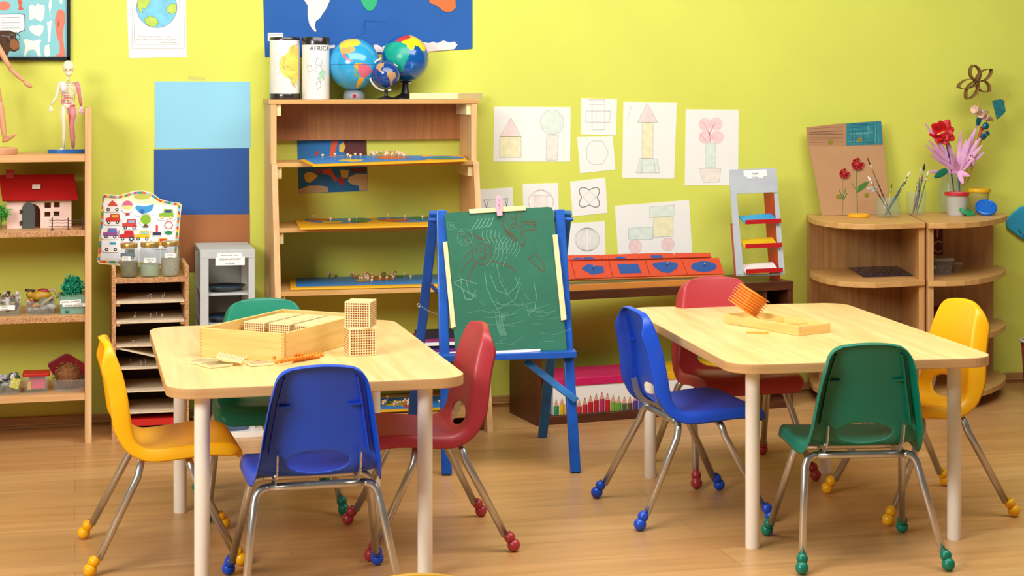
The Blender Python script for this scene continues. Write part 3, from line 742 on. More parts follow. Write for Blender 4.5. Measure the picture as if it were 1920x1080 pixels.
hr = bush('h', (cx-.005, cy, zb_+.050), .049, 500, None, '', '', .014, .9); hr.build('fibres', mat('8a5a2c', .9, var=.3, scale=60), co)
yl = 6.93
mb = MB(); pts = [(89, 682), (116, 666), (124, 663.5), (131, 665), (164, 686), (164, 694), (156, 703), (146, 704), (100, 704), (91, 689)]
mb.prism([at(x, y, yl) for x, y in pts], (0, .012, 0)); tag(mb.build('pointed_cover', mat('8f1420', .4), bevel=.003), 'dark red pointed plastic lid standing behind the brown husk ball', 'lid')

# ------------------------------------------------------------ particleboard rack
RF = 6.72
rk = thing('tray_rack', 'narrow raw particleboard rack with many thin tray slots below the glass jars', 'rack', (.28, 6.87, 0))
x0, x1 = at(210, 500, RF).x, at(354, 500, RF).x
for a_, b_ in ((x0, x0+.014), (x1-.014, x1)):
    MB().box((a_, RF+.002, 0), (b_, WALL-.02, .647)).build('side_panel', M_panel, rk, bevel=.001)
    MB().box((a_, RF, 0), (b_, RF+.002, .647)).build('raw_edge', M_part, rk)
zt_ = zat(283, 521, RF); rack_top = zt_
MB().box((x0+.014, RF+.002, zt_-.018), (x1-.014, WALL-.02, zt_)).build('top_board', M_cabtop, rk); MB().box((x0+.014, RF, zt_-.018), (x1-.014, RF+.002, zt_-.0005)).build('raw_edge', M_part, rk)
MB().box((x0+.014, WALL-.028, 0), (x1-.014, WALL-.02, zt_-.018)).build('back_panel', mat('3a2414', .7), rk)  # dark brown sheet stands in for the deep shade inside the rack
M_tray = mat('d9c3a2', .6, var=.1, scale=60)
slots = [565, 602, 646, 688, 731, 771]
for k, py in enumerate(slots):
    z = zat(283, py, RF)
    for a_, b_ in ((x0+.014, x0+.030), (x1-.030, x1-.014)): MB().box((a_, RF+.008, z-.016), (b_, WALL-.03, z-.008)).build('runner', M_shelf, rk)
    mb = MB(); mb.box((x0+.016, RF+.001, z-.0075), (x1-.016, WALL-.04, z+(.003 if k < 2 else -.002)))
    bt = mb.build('slot_board', M_tray, bevel=.001); tag(bt, 'thin pale board lying in a slot of the particleboard rack', 'board', 'boards in the particleboard rack')
    if k < 4:
        rnd = random.Random(k)
        for q in range(5):
            mb = MB()
            x = rnd.uniform(x0+.07, x1-.06); y = rnd.uniform(RF+.03, RF+.15); zz = z+(.003 if k < 2 else -.002)
            mb.lathe([(.004, 0), (.0022, .004), (.0018, .011), (.004, .013), (.001, .016)], (x, y, zz), 10)
            mb.build('knob', M_metal, bt, smooth=True)
za, zb2 = zat(240, 652, RF), zat(300, 680, RF); mb = MB()
mb.bar((x0+.03, RF+.09, za-.004), (x1-.045, RF+.09, zb2+.002), .17, .006, up=(0, 0, 1)); tag(mb.build('slot_board', M_tray), 'thin board fallen slantwise in the middle slot of the particleboard rack', 'board')
z = zat(283, 788, RF); MB().box((x0+.02, RF+.004, z-.006), (x1-.02, WALL-.06, z+.0)).build
tag(MB().box((x0+.02, RF+.004, max(.004, z-.02)), (x1-.02, WALL-.06, z+.004)).build('red_board', mat('c22018', .4)), 'red board in the lowest slot of the particleboard rack', 'board')
MB().box((x0+.014, RF+.002, 0.0), (x1-.014, WALL-.03, .004)).build('bottom_board', M_shelf, rk)
# jars
def jar(px, w2, pyt, pyb, Y, fillm, fill, label, lidm, z, lab, labpy):
    c = at(px, pyb, Y); s_ = (at(px+w2, pyb, Y).x-at(px-w2, pyb, Y).x)/2; zt = zat(px, pyt, Y); h = zt-z
    t = thing('glass_jar', label, 'jar', (c.x, Y, z), group='glass jars on the rack')
    pr = [(s_*.86, 0), (s_*.97, h*.05), (s_, h*.2), (s_, h*.72), (s_*.86, h*.84), (s_*.84, h*.88)]
    inn = [(a_*.94, max(b_, .003)) for a_, b_ in pr][::-1]
    MB().lathe(pr+inn+[(.0001, .003)], (c.x, Y, z), 32).build('glass', M_glass, t, smooth=True)
    MB().lathe([(s_*.80, h*.86), (s_*.90, h*.87), (s_*.92, h*.97), (s_*.88, h), (.0001, h)], (c.x, Y, z), 32).build('lid', lidm, t, smooth='auto')
    MB().lathe([(.0001, .004), (s_*.84, .004), (s_*.92, h*.1), (s_*.92, h*fill), (.0001, h*fill)], (c.x, Y, z), 32).build('contents', fillm, t, smooth='auto')
    a0, a1 = labpy; mb = MB(); n = 10; dz = z+h*lab; hh = .018
    def cyl_(x, y): a_ = x/s_; return V((c.x+math.sin(a_)*(s_+.0008), Y-math.cos(a_)*(s_+.0008), dz+y))
    for i in range(n):
        xa, xb = a0+(a1-a0)*i/n, a0+(a1-a0)*(i+1)/n; mb.poly([cyl_(xa, 0), cyl_(xb, 0), cyl_(xb, hh), cyl_(xa, hh)], 0)
    def cc(x, y): v = cyl_((a0+a1)/2+x, y); v.y -= .0006; return v
    text_mesh('WATER' if lidm and px > 250 and px < 300 else ('SAND' if px > 300 else 'SOIL'), lambda x, y: cc(x, y+.009), .008, 1, mb)
    text_mesh('вода' if px > 250 and px < 300 else ('песок' if px > 300 else 'почва'), lambda x, y: cc(x, y+.001), .0065, 1, mb)
    mb.build('label', [M_white, M_ink], t)
M_gold = mat('c8a45a', .3, metal=.7)
jar(242, 18, 456, 520, 6.765, mat('7a6a3a', .5, var=.4, scale=50, alpha=.7), .45, 'glass jar of cloudy brown soil, leftmost of the three on the rack', M_gold, rack_top+.0005, .50, (-.028, .004))
jar(281, 19.5, 454, 519, 6.765, mat('bcd0b0', .1, alpha=.5), .36, 'glass jar half full of clear water, middle of the three on the rack', M_gold, rack_top+.0005, .43, (-.024, .022))
jar(319.5, 18.5, 452, 516, 6.765, mat('a39a80', .9, var=.25, scale=220), .52, 'glass jar of grey sand, rightmost of the three on the rack', M_gold, rack_top+.0005, .54, (-.024, .018))

# magnet board leaning behind the jars
p0 = V((.28, 6.86, rack_top)); nB = V((0, -1, .10)).normalized()
PB = lambda x, y, l: pl(x, y, p0, nB)+nB*l
out = [(182, 490), (183, 484), (192, 372), (193, 366), (198, 363.5), (222, 366), (238, 362), (252, 357.5), (270, 357), (286, 362), (300, 373), (318, 378), (337, 380.5), (341, 384), (339, 400), (331, 497), (328, 502), (240, 500), (186, 495)]
mgb = thing('magnet_board', 'white wooden board with vehicle magnets and a handle hole behind the jars', 'magnet board', tuple(PB(262, 500, 0)))
_h = ell(266, 369, 15, 5.2, 24); _k = [(266, 374.2)]
_hole = _h[6:]+_h[:7]
_out = out[15:]+out[:15]
_oi = min(range(len(out)), key=lambda i: abs(out[i][0]-240)+abs(out[i][1]-500)); _o = out[_oi:]+out[:_oi+1]
MB().prism([PB(x, y, 0) for x, y in _o+_hole[::-1]], -nB*.008, 0).build('frame', mat('f3e3b8', .5), mgb, bevel=.001)
inn = [(197, 376), (332, 387), (324, 494), (189, 486)]
A_ = Art(PB); A_.fill(inn, 0, .0006)
cols = ['c83a2a', 'e8b830', '3a8ac8', '3a8a4a', 'd86a2a', '8ac8e0']
bandp = [(194.5, 368), (222, 370), (238, 366), (254, 361.5), (270, 361), (285, 366), (300, 377), (337, 384)]
segs = []
def along(pts, k):
    L = [0]
    for a_, b_ in zip(pts, pts[1:]): L.append(L[-1]+math.dist(a_, b_))
    for i in range(k):
        res = []
        for d in (L[-1]*i/k, L[-1]*(i+1)/k):
            j = max(q for q in range(len(L)-1) if L[q] <= d+1e-6); t = (d-L[j])/(L[j+1]-L[j]); res.append((pts[j][0]+(pts[j+1][0]-pts[j][0])*t, pts[j][1]+(pts[j+1][1]-pts[j][1])*t))
        yield res
ci = 0
for path, k in ((bandp, 26), ([(194.5, 368), (185.5, 488)], 20), ([(336.5, 385), (327, 498)], 20), ([(187, 490), (327, 498)], 24)):
    for a_, b_ in along(path, k): A_.line([a_, b_], 4, 2+ci % 6, .0012); ci += 1 + (ci % 5 == 2)
A_.mb.build('face', [mat('e6ecf4', .25, name='whiteboard_steel'), M_white]+[mat(c, .5) for c in cols], mgb)
MAG = [(211, 386, 'bike'), (239, 391, 'balloon'), (270, 393, 'plane'), (312, 401, 'train'), (212, 410, 'truck'), (243, 420, 'car'), (273, 416, 'tree'), (207, 437, 'van'), (238, 441, 'tractor'), (267, 441, 'bus'), (294, 431, 'light'), (316, 427, 'sign'), (208, 461, 'amb'), (302, 455, 'taxi'), (240, 476, 'dark')]
MC = {'bike': ('d8503a', 'e8a030', '404040'), 'balloon': ('d06a8a', 'f0e090', 'c03a2a'), 'plane': ('3f9ad8', '2a6ab0', 'e8e8e8'), 'train': ('8ab838', '3a4a8a', 'e0b030'), 'truck': ('d83a2a', 'e8c038', '303030'), 'car': ('d0403a', '8ab8d8', '303030'), 'tree': ('8ab828', '8ab828', '6a4a2a'), 'van': ('9a5aa0', '4a8ad0', '404040'), 'tractor': ('d02a2a', 'c02020', '404858'), 'bus': ('f0c028', '8ad0d8', '303030'), 'light': ('3a3050', 'e04030', '40a040'), 'sign': ('e8e8e8', 'd03a2a', '2a8a4a'), 'amb': ('f4f4f4', '40a0c8', '303030'), 'taxi': ('e8a030', 'c03a2a', '303030'), 'dark': ('506070', '303840', '404040')}
for (x, y, k) in MAG:
    c1, c2, c3 = MC[k]; PM = lambda X_, Y_, l, x=x, y=y: PB(x+(X_-x)*1.16, y+(Y_-y)*1.14, l)
    a_ = Art(PM); W_ = 13 if k not in ('tree', 'light', 'sign', 'balloon') else 9
    mg = MB()
    if k in ('tree', 'balloon', 'sign'): shp = ell(x, y-3, W_+1.5, 11)+[]
    else: shp = rrect(x-W_-2, y-9.5, x+W_+2, y+10.5, 5, 4)
    mg.prism([PM(px, py, .004) for px, py in shp], -nB*.0035, 0)
    a_.mb = mg
    if k == 'tree': a_.fill(ell(x, y-4, 8.5, 8), 1, .0045); a_.fill([(x-1.5, y+3), (x+1.5, y+3), (x+5, y+9), (x-5, y+9)], 3, .0045)
    elif k == 'balloon': a_.fill(ell(x, y-5, 8.5, 8), 2, .0045); a_.fill(ell(x, y-5, 8.5, 8, a0=180, a1=360), 1, .005); a_.fill([(x-3, y+7), (x+3, y+7), (x+3, y+11), (x-3, y+11)], 3, .0045)
    elif k == 'sign': a_.fill(ell(x, y-4, 7.5, 7.5, 6), 2, .0045); a_.fill(ell(x, y-4, 6, 6, 6), 1, .005); a_.fill(ell(x, y+8, 6, 3), 3, .0045)
    elif k == 'light': a_.fill([(x-1.8, y-8), (x+1.8, y-8), (x+1.8, y+4), (x-1.8, y+4)], 2, .0045); a_.fill([(x-7, y+4), (x+7, y+4), (x+7, y+9), (x-7, y+9)], 1, .0045)
    elif k == 'plane': a_.fill([(x-15, y-3), (x-11, y-7), (x, y-5), (x+12, y-8), (x+16, y-9), (x+13, y+1), (x+4, y+6), (x-8, y+5)], 1, .0045); a_.fill(ell(x-3, y+3, 4, 4), 2, .005)
    elif k == 'bike': a_.fill([(x-8, y), (x-4, y-6), (x, y-9), (x+6, y-4), (x+9, y+1)], 1, .0045)
    else: a_.fill([(x-12, y+5), (x-12, y-1), (x-5, y-2), (x-4, y-8), (x+10, y-8), (x+12, y+5)], 1, .0045); a_.fill([(x-2, y-6), (x+8, y-6), (x+8, y-2), (x-2, y-2)], 2, .005)
    if k in ('bike', 'truck', 'car', 'van', 'tractor', 'bus', 'amb', 'taxi', 'train', 'dark'):
        for sx, r in ((-7, 2.8), (7, 4.2 if k == 'tractor' else 2.8)):
            a_.fill(ell(x+sx, y+6, r, r, 14), 3, .0052); a_.fill(ell(x+sx, y+6, r*.4, r*.4, 10), 0, .0056)
    tag(mg.build('toy_magnet', [M_white, mat(c1, .4), mat(c2, .4), mat(c3, .4)]), {'bike': 'red motorbike magnet, top left', 'balloon': 'hot air balloon magnet', 'plane': 'blue aeroplane magnet', 'train': 'green train magnet, top right', 'truck': 'red and yellow fire engine magnet', 'car': 'red open car magnet', 'tree': 'round green tree magnet', 'van': 'purple and blue van magnet', 'tractor': 'red tractor magnet', 'bus': 'yellow bus magnet', 'light': 'traffic light magnet', 'sign': 'round road sign magnet on a green foot', 'amb': 'white ambulance magnet, bottom left', 'taxi': 'orange vehicle magnet above the right jar', 'dark': 'dark grey vehicle magnet seen through the left jar'}[k]+' on the white vehicle board', 'magnet', 'vehicle magnets')

# ------------------------------------------------------------ grey rack with round trays
GF = 6.70; M_grey = mat('c2c4c0', .5, var=.04, scale=20)
g = thing('grey_rack', 'narrow light grey wooden stand with blue round trays on its shelves', 'rack', (.56, 6.86, 0))
gx0, gx1 = at(376, 468, GF).x, at(478, 468, GF).x; gz = .706
for a_, b_ in ((gx0, gx0+.030), (gx1-.024, gx1)): MB().box((a_, GF, .0), (b_, GF+.018, gz-.03)).build('post', M_grey, g, bevel=.001); MB().box((a_, WALL-.04, .0), (b_, WALL-.022, gz-.03)).build('post', M_grey, g, bevel=.001)
MB().box((gx0, GF-.001, gz-.032), (gx1, GF+.019, gz)).build('top_rail', M_grey, g, bevel=.001); MB().box((gx0, GF+.019, gz-.010), (gx1, WALL-.022, gz)).build('top_board', M_grey, g, bevel=.001)
MB().box((gx0, WALL-.022, .0), (gx1, WALL-.018, gz)).build('back_panel', mat('9a9c96', .6), g)
MB().box((gx0-.01, GF-.05, .0), (gx1+.03, WALL-.022, .022)).build('base_board', mat('e6e2d8', .5), g, bevel=.001)
M_tb = mat('1d4f86', .25, var=.3, scale=30, coat=.5)
cxg = (gx0+gx1)/2
for k, py in enumerate((549, 606, 665, 730)):
    z = zat(427, py, GF); MB().box((gx0+.004, GF+.02, z-.012), (gx1-.004, WALL-.024, z-.004)).build('shelf_board', M_grey, g)
    if k > 1: continue
    c = (cxg-.005, GF+.115, z-.0035); tt = thing('landform_tray', ['dark round tray with a bright blue middle on the top shelf of the grey stand', 'dark round tray on the second shelf of the grey stand'][k], 'tray', c)
    MB().lathe([(.0001, 0), (.062, 0), (.082, .018), (.085, .020), (.080, .018), (.062, .004), (.0001, .004)], c, 40).build('dish', mat('2b2a35', .3, coat=.5), tt, smooth=True)
    MB().lathe([(.0001, .010), (.066, .010), (.0001, .0115)], c, 40).build('water', mat('2f8fd0', .15), tt)
c = (cxg+.02, GF+.045, .0225); tt = thing('landform_tray', 'blue round tray with brown landform at the foot of the grey stand', 'tray', c)
MB().lathe([(.0001, 0), (.070, 0), (.086, .026), (.088, .028), (.082, .026), (.066, .008), (.0001, .008)], c, 40).build('dish', mat('17508c', .2, coat=.6), tt, smooth=True)
mb = MB(); mb.ball((c[0]-.015, c[1], c[2]+.012), .035, 16, sc=(1.2, .9, .35)); mb.build('island', mat('5a4632', .8, var=.3, scale=60), tt, smooth=True)
MB().lathe([(.0001, .016), (.075, .016), (.0001, .0165)], c, 40).build('water', mat('2478c8', .1), tt)
label_card(407, 475, 454, 482, GF-.003, 'land and water forms', parent=g); label_card(404, 482, 459, 498, GF-.0045, ['φормы рельеφа', 'и воды'], parent=g, slant=-1)
mb = MB(); A_ = wallP(WALL-.05)
mb.tube([A_(410, 466, 0), A_(414, 461, .01), A_(425, 463, .03)], .003, 6); mb.tube([A_(448, 466, 0), A_(458, 463, .0), A_(466, 462, .02)], .003, 6)
tag(mb.build('twig', mat('4a3a30', .7), smooth=True), 'dark little twigs lying on top of the grey stand', 'twig')

# ------------------------------------------------------------ big bookcase
kx = lambda px: ray(px, 500).x/ray(px, 500).y
XI = kx(860)*WALL; XL = kx(517)*6.83
def bcY(z): return 6.80 if z > 1.03 else 6.515+(6.765-6.515)*z/1.03
bc = thing('bookcase', 'large open beech bookcase with a slanting front, carrying globes and puzzle maps', 'bookcase', ((XI+XL)/2, 6.8, 0))
for xa, xb in ((XL-.023, XL), (XI, XI+.023)):
    pts = [(xa, 6.515, 0), (xa, WALL-.016, 0), (xa, WALL-.016, 1.256), (xa, 6.80, 1.256), (xa, 6.80, 1.03), (xa, 6.765, 1.025)]
    MB().prism(pts, (xb-xa, 0, 0)).build('side_panel', M_panel, bc, bevel=.001)
BZ = [1.273, 1.030, .782, .545, .285, .075]
for k, z in enumerate(BZ):
    yf = bcY(z)-(.004 if k == 0 else -.004); xa, xb = (XL-.030, XI+.030) if k == 0 else (XL, XI)
    MB().box((xa, yf, z-.017), (xb, WALL-.016, z)).build('shelf_board', M_cabtop, bc, bevel=.001)
    if k < 5:
        for xa, xb in ((XL, XL+.018), (XI-.018, XI)): MB().box((xa, yf+.012, z-.062), (xb, WALL-.03, z-.017)).build('batten', M_pale, bc, bevel=.001)
zb1 = zat(700, 262, 7.01); MB().box((XL, 7.005, zb1), (XI, 7.018, 1.256)).build('back_panel', M_brown, bc)
MB().box((XL, 7.005, .0), (XI, 7.018, .075)).build('plinth', M_dark, bc)
# puzzle maps
def peg(mb, c, mi=0, s_=1.): mb.lathe([(.0022*s_, 0), (.0022*s_, .010*s_), (.0052*s_, .012*s_), (.0055*s_, .017*s_), (.003*s_, .019*s_), (.0001, .019*s_)], c, 10, mi)
M_peg = mat('efc9a0', .4); M_by = mat('f2b422', .45, var=.04); M_sea = mat('2a8ad8', .4, var=.08, scale=12)
def puzzle(label, corners, th, patches, pegs, z, ms, tilt=None, name='puzzle_map'):
    t = thing(name, label, 'puzzle', tuple(fl(*corners[0], z)))
    PP = (lambda x, y, l: fl(x, y, z)+V((0, 0, l))) if tilt is None else (lambda x, y, l: pl(x, y, tilt[0], tilt[1])+tilt[1]*l)
    pts = [PP(x, y, 0) for x, y in corners]; nn = V((0,0,1)) if tilt is None else tilt[1]
    MB().prism(pts, -nn*th, 0).build('board', [ms[0]], t, bevel=.0008)
    a_ = Art(PP)
    for i, (pg, mi) in enumerate(patches): a_.fill(pg, mi, .0006+.00025*i)
    a_.mb.build('map_pieces', ms, t)
    mb = MB(); k = 0
    for x, y in pegs:
        k += 1; peg(mb, PP(x, y, .001)) if tilt is None else peg(mb, PP(x, y, .001))
        if k <= 100: pass
    # each knob its own part
    for x, y in pegs:
        m2 = MB(); peg(m2, PP(x, y, .001+.00025*len(patches))); m2.build('knob', M_peg, t, smooth=True)
    return t
def blob(cx, cy, rx, ry, n=12, seed=0, j=.3):
    rnd = random.Random(seed); return [(cx+rx*math.cos(2*PI*i/n)*(1+rnd.uniform(-j, j)), cy+ry*math.sin(2*PI*i/n)*(1+rnd.uniform(-j, j))) for i in range(n)]
msz = [M_by, M_sea, mat('2f9a4a', .45), mat('e06a28', .45), mat('e8c83a', .45), mat('c83a3a', .45), mat('8a5a9a', .45)]
zc = BZ[1]+.010
a0 = fl(566, 298, BZ[1]+.004); a1 = fl(590, 313, BZ[1]+.012); 
tn = V((0, -.0, 1)); tp = V((1., 6.85, BZ[1]+.012)); tn = V((0, -.02, 1)).normalized()
PT = lambda x, y: pl(x, y, tp, tn)
rnd = random.Random(11)
pegs = [(605, 299), (628, 297), (652, 298), (657, 300), (666, 297), (676, 298), (695, 294)]+[(700+rnd.uniform(-5, 58), 295+rnd.uniform(-5, 4)) for _ in range(30)]
puzzle('yellow framed world puzzle with many knobs lying askew on the upper shelf of the bookcase', [(563, 299), (587, 310), (876, 300), (868, 291), (640, 291)], .006,
       [([(570, 298), (590, 307.5), (800, 300), (790, 292), (645, 292)], 1), (blob(660, 301, 22, 2.5, seed=1), 4), (blob(735, 296, 30, 3, seed=2), 3), (ell(830, 296, 40, 3), 1), (blob(830, 296, 18, 1.5, seed=5), 2)], pegs, zc, msz, (tp, tn))
z2 = BZ[2]+.008
puzzle('yellow puzzle board with two round hemisphere maps on the third shelf down', [(549, 405.5), (563, 428), (868, 421), (858, 401)], .006,
       [(ell(634, 412.5, 63, 6.3), 1), (ell(768, 410.5, 62, 6.2), 1), (blob(600, 412, 20, 3, seed=3), 3), (blob(622, 417, 22, 2.2, seed=4), 4), (blob(672, 413.5, 18, 3.4, seed=5), 2), (blob(740, 413, 26, 2.6, seed=6), 3), (blob(790, 410, 20, 3, seed=7), 2)],
       [(588, 413), (629, 409), (620, 418), (655, 420), (669, 415), (728, 411), (759, 413), (764, 406), (792, 414)], z2, msz)
z3 = BZ[3]+.008
pegs = [(605+rnd.uniform(0, 60), 519+rnd.uniform(-3, 3)) for _ in range(14)]+[(672+rnd.uniform(0, 72), 519+rnd.uniform(-5, 10)) for _ in range(30)]+[(690, 530), (697, 533), (770, 526), (759, 520)]
puzzle('blue world puzzle in a yellow frame with clustered knobs on the fourth shelf down', [(543, 514.5), (544, 541), (868, 534), (858, 508)], .006,
       [([(554, 515), (556, 538), (860, 531), (850, 509.5)], 1), (blob(625, 517, 30, 3, seed=8), 2), (blob(705, 521, 40, 6, seed=9), 3), (blob(735, 516, 30, 4, seed=10), 2), (blob(680, 526, 14, 3, seed=12), 4)], pegs, z3, msz)
z5 = BZ[5]+.012
pegs = [(725+rnd.uniform(-8, 60), 757+rnd.uniform(-6, 9)) for _ in range(22)]+[(824, 760)]
puzzle('blue and yellow puzzle map with knobs on the bottom shelf behind the red chair', [(590, 748), (590, 775), (862, 765), (850, 740)], .006,
       [([(600, 750), (600, 772), (848, 763), (840, 742)], 1), (blob(745, 757, 30, 6, seed=13), 4), (blob(770, 762, 14, 4, seed=14), 5), (blob(710, 755, 20, 5, seed=15), 2)], pegs, z5, msz)
# books on the low shelf
zc = BZ[4]+.0005; cl = ['e9e6f0', '6a2a7a', '1f2a5a', 'e4e4ea', '8a2a5a', '20242e']
for k, c in enumerate(cl):
    a_ = at(800, 650, 6.66).x; mb = MB(); y0 = 6.62+.006*(k % 3); th = .013
    mb.box((a_-.03+.01*(k % 2), y0, zc+k*th), (a_+.15-.012*(k % 3), y0+.17, zc+(k+1)*th-.0006), 0); (k in (0, 3)) and mb.box((a_-.026+.01*(k % 2), y0-.0004, zc+k*th+.002), (a_+.146-.012*(k % 3), y0, zc+(k+1)*th-.0026), 1)
    tag(mb.build('book', [mat(c, .5), mat('f0ece2', .7)]), ['pale lilac thin book, lowest of the pile behind the easel', 'purple book, second from the bottom of the pile behind the easel', 'dark navy book in the middle of the pile behind the easel', 'whitish book above the navy one behind the easel', 'magenta book, second from the top of the pile behind the easel', 'near black book on top of the pile behind the easel'][k], 'book', 'books behind the easel')
# ---- on top: map tubes
TOP = BZ[0]+.0005
M_tubew = mat('f4f3ee', .35, coat=.3)
def tubebox(px, w2, pyt, Y, label, bands, art):
    c = at(px, 192, Y); r = at(px+w2, 190, Y).x-c.x; zt = zat(px, pyt, Y)
    t = thing('map_canister', label, 'canister', (c.x, Y, TOP)); h = zt-TOP
    MB().lathe([(r*.97, 0), (r, .003), (r, h-.004)], (c.x, Y, TOP), 48).build('body', M_tubew, t, smooth='auto')
    MB().lathe([(r*1.005, h-bands[0]), (r*1.025, h-bands[0]+.001), (r*1.025, h-.003), (r*.99, h), (r*.9, h), (r*.88, h-.004), (.0001, h-.004)], (c.x, Y, TOP), 48).build('lid', mat('2a2220', .25, var=.3, scale=40, coat=.5), t, smooth='auto')
    if bands[1]: MB().lathe([(r*1.003, 0), (r*1.01, .001), (r*1.01, bands[1]), (r*1.002, bands[1]+.001)], (c.x, Y, TOP), 48).build('foot_band', mat('2a2220', .25, coat=.5), t, smooth='auto')
    def PC(x, y, l):
        a_ = (at(x, 190, Y).x-c.x)/r; a_ = max(-1.45, min(1.45, a_)); z = zat(x, y, Y); return V((c.x+math.sin(a_)*(r+l), Y-math.cos(a_)*(r+l), z))
    a_ = Art(PC); art(a_, PC); a_.mb.build('printed_map', [mat('f2d35c', .6, var=.2, scale=40), mat('8a8a86', .7), mat('a8d8b8', .6), M_ink, mat('c8d4cc', .7)], t)
def subd(pts, k=4):
    out = []
    for (x0, y0), (x1, y1) in zip(pts, pts[1:]+pts[:1]):
        for i in range(k): out.append((x0+(x1-x0)*i/k, y0+(y1-y0)*i/k))
    return out
def strips(a_, pg, mi, lift):
    """fill a polygon on a curved surface in thin vertical strips"""
    xs_ = [p[0] for p in pg]; x0, x1 = min(xs_), max(xs_); n = max(3, int((x1-x0)/1.5))
    def span(x):
        ys = []
        for (xa, ya), (xb, yb) in zip(pg, pg[1:]+pg[:1]):
            if (xa <= x < xb) or (xb <= x < xa): ys.append(ya+(yb-ya)*(x-xa)/(xb-xa))
        return (min(ys), max(ys)) if len(ys) >= 2 else None
    for i in range(n):
        xa, xb = x0+(x1-x0)*i/n, x0+(x1-x0)*(i+1)/n; s1, s2 = span(xa+.01), span(xb-.01)
        if s1 and s2: a_.fill([(xa, s1[1]), (xb, s2[1]), (xb, s2[0]), (xa, s1[0])], mi, lift)
def art1(a_, PC):
    eur = [(524, 108), (536, 100), (540, 88), (552, 84), (560, 92), (561, 130), (560, 150), (552, 158), (548, 164), (544, 158), (540, 148), (532, 145), (524, 136), (520, 122)]
    strips(a_, eur, 0, .0004); a_.line([(p[0]*.86+535*.14+6, p[1]) for p in eur], .7, 1, .0008, True)
    a_.line([(528, 128), (536, 124), (545, 132), (556, 128)], .7, 1, .0009); a_.line([(548, 84), (546, 100), (556, 110)], .7, 1, .0009); a_.line([(540, 140), (550, 132), (551, 120)], .7, 1, .0009)
    a_.line(blob(516, 132, 5, 8, seed=2), .6, 4, .0008, True); a_.line([(541, 145), (547, 163), (553, 146)], .7, 1, .001)
def art2(a_, PC):
    wst = [(570, 112), (578, 106), (590, 106), (598, 110), (603, 120), (608, 134), (604, 146), (598, 152), (598, 165), (593, 172), (589, 164), (589, 150), (584, 142), (574, 140), (569, 128)]
    strips(a_, [(596, 136), (603, 130), (609, 137), (603, 145), (597, 150), (592, 147)], 2, .0004)
    a_.line(wst, .6, 4, .0008, True)
    for q in ([(591, 108), (601, 116), (599, 124), (588, 120)], [(588, 126), (596, 122), (602, 130), (597, 138), (587, 134)], [(592, 147), (600, 142), (605, 148), (596, 153)], [(590, 155), (597, 152), (598, 162), (592, 168)], [(572, 124), (580, 122), (582, 132), (575, 136)]): a_.line(q, .7, 1, .0009, True)
    def ctr(x, y): a__ = x/ rr2; return V((c2.x+math.sin(a__+.22)*(rr2+.0008), Yt2-math.cos(a__+.22)*(rr2+.0008), zat(596, 95, Yt2)+y))
    text_mesh('AFRICA', ctr, .0255, 3, a_.mb)
Yt2 = 6.90; c2 = at(592, 192, Yt2); rr2 = at(617.5, 190, Yt2).x-c2.x
tubebox(534, 28, 70, 6.935, 'white map canister with a yellow map and dark rims, left end of the bookcase top', (.012, .022), art1)
tubebox(592, 25.5, 70, 6.90, 'white map canister reading AFRICA beside the blue globe', (.030, 0), art2)
# ---- globes
def pip(x, y, pg):
    c = False; n = len(pg)
    for i in range(n):
        (x0, y0), (x1, y1) = pg[i], pg[i-1]
        if (y0 > y) != (y1 > y) and x < (x1-x0)*(y-y0)/(y1-y0)+x0: c = not c
    return c
def globe_ball(px, py, rpx, Y, ms, land, n=120):
    c = at(px, py, Y); r = at(px+rpx, py, Y).x-c.x; k = n//2; mb = MB()
    mb.ball(c, r, n); d = (c-V((0,0,HC))).normalized(); sx = V((d.y, -d.x, 0)).normalized(); up = sx.cross(d)
    for i, f_ in enumerate(mb.f):
        q = (sum((mb.v[j] for j in f_), V())/len(f_)-c)/r
        if q.dot(d) < 0:
            X_, Y_ = px+q.dot(sx)*rpx, py-q.dot(up)*rpx
            for pg, mi in land:
                if pip(X_, Y_, pg): mb.m[i] = mi
    return mb, c, r
M_gb = mat('2fa6dc', .18, var=.04, coat=.6)
land1 = [(blob(636, 166-4, 3, 3), 0), ([(637, 84), (646, 74), (660, 71), (672, 75), (677, 82), (670, 86), (662, 88), (652, 90), (645, 93), (638, 92)], 1), ([(638, 92), (650, 90), (664, 88), (666, 95), (658, 100), (648, 101), (642, 103), (638, 97)], 2), ([(641, 103), (647, 101), (650, 108), (656, 112), (662, 114), (658, 117), (649, 112), (643, 108)], 3),
         ([(664, 122), (670, 117), (678, 119), (680, 124), (672, 130), (666, 129)], 4), ([(672, 121), (684, 119), (692, 124), (697, 133), (692, 140), (684, 146), (676, 143), (671, 134)], 3), ([(674, 144), (684, 146), (676, 158), (671, 165), (667, 163), (670, 152)], 5), ([(664, 128), (668, 132), (672, 144), (668, 146)], 6), (blob(634, 160, 6, 4, seed=4), 6), ([(612+95, 96), (712, 104), (712, 118), (706, 104)], 3)]
mb, c, r = globe_ball(664, 121, 48, 6.92, None, land1)
gl = thing('globe', 'light blue illuminated globe with a grey base and red switch', 'globe', (c.x, c.y, TOP))
mb.build('sphere', [M_gb, mat('e9cf3f', .3), mat('c9ab6a', .3), mat('dd6a7c', .3), mat('f0a828', .3), mat('f3b52c', .3), mat('8aa848', .3)], gl, smooth=True)
rb = at(684, 190, c.y).x-c.x
MB().lathe([(rb, 0), (rb*1.03, .003), (rb, .020), (rb*.82, .032), (rb*.45, .040), (.0001, .042)], (c.x, c.y, TOP), 40).build('base', mat('80868c', .4), gl, smooth='auto')
MB().obox((c.x-.006, c.y-rb*1.0, TOP+.013), (.012, .006, .014)).build('switch', mat('b01818', .3), gl, bevel=.001)
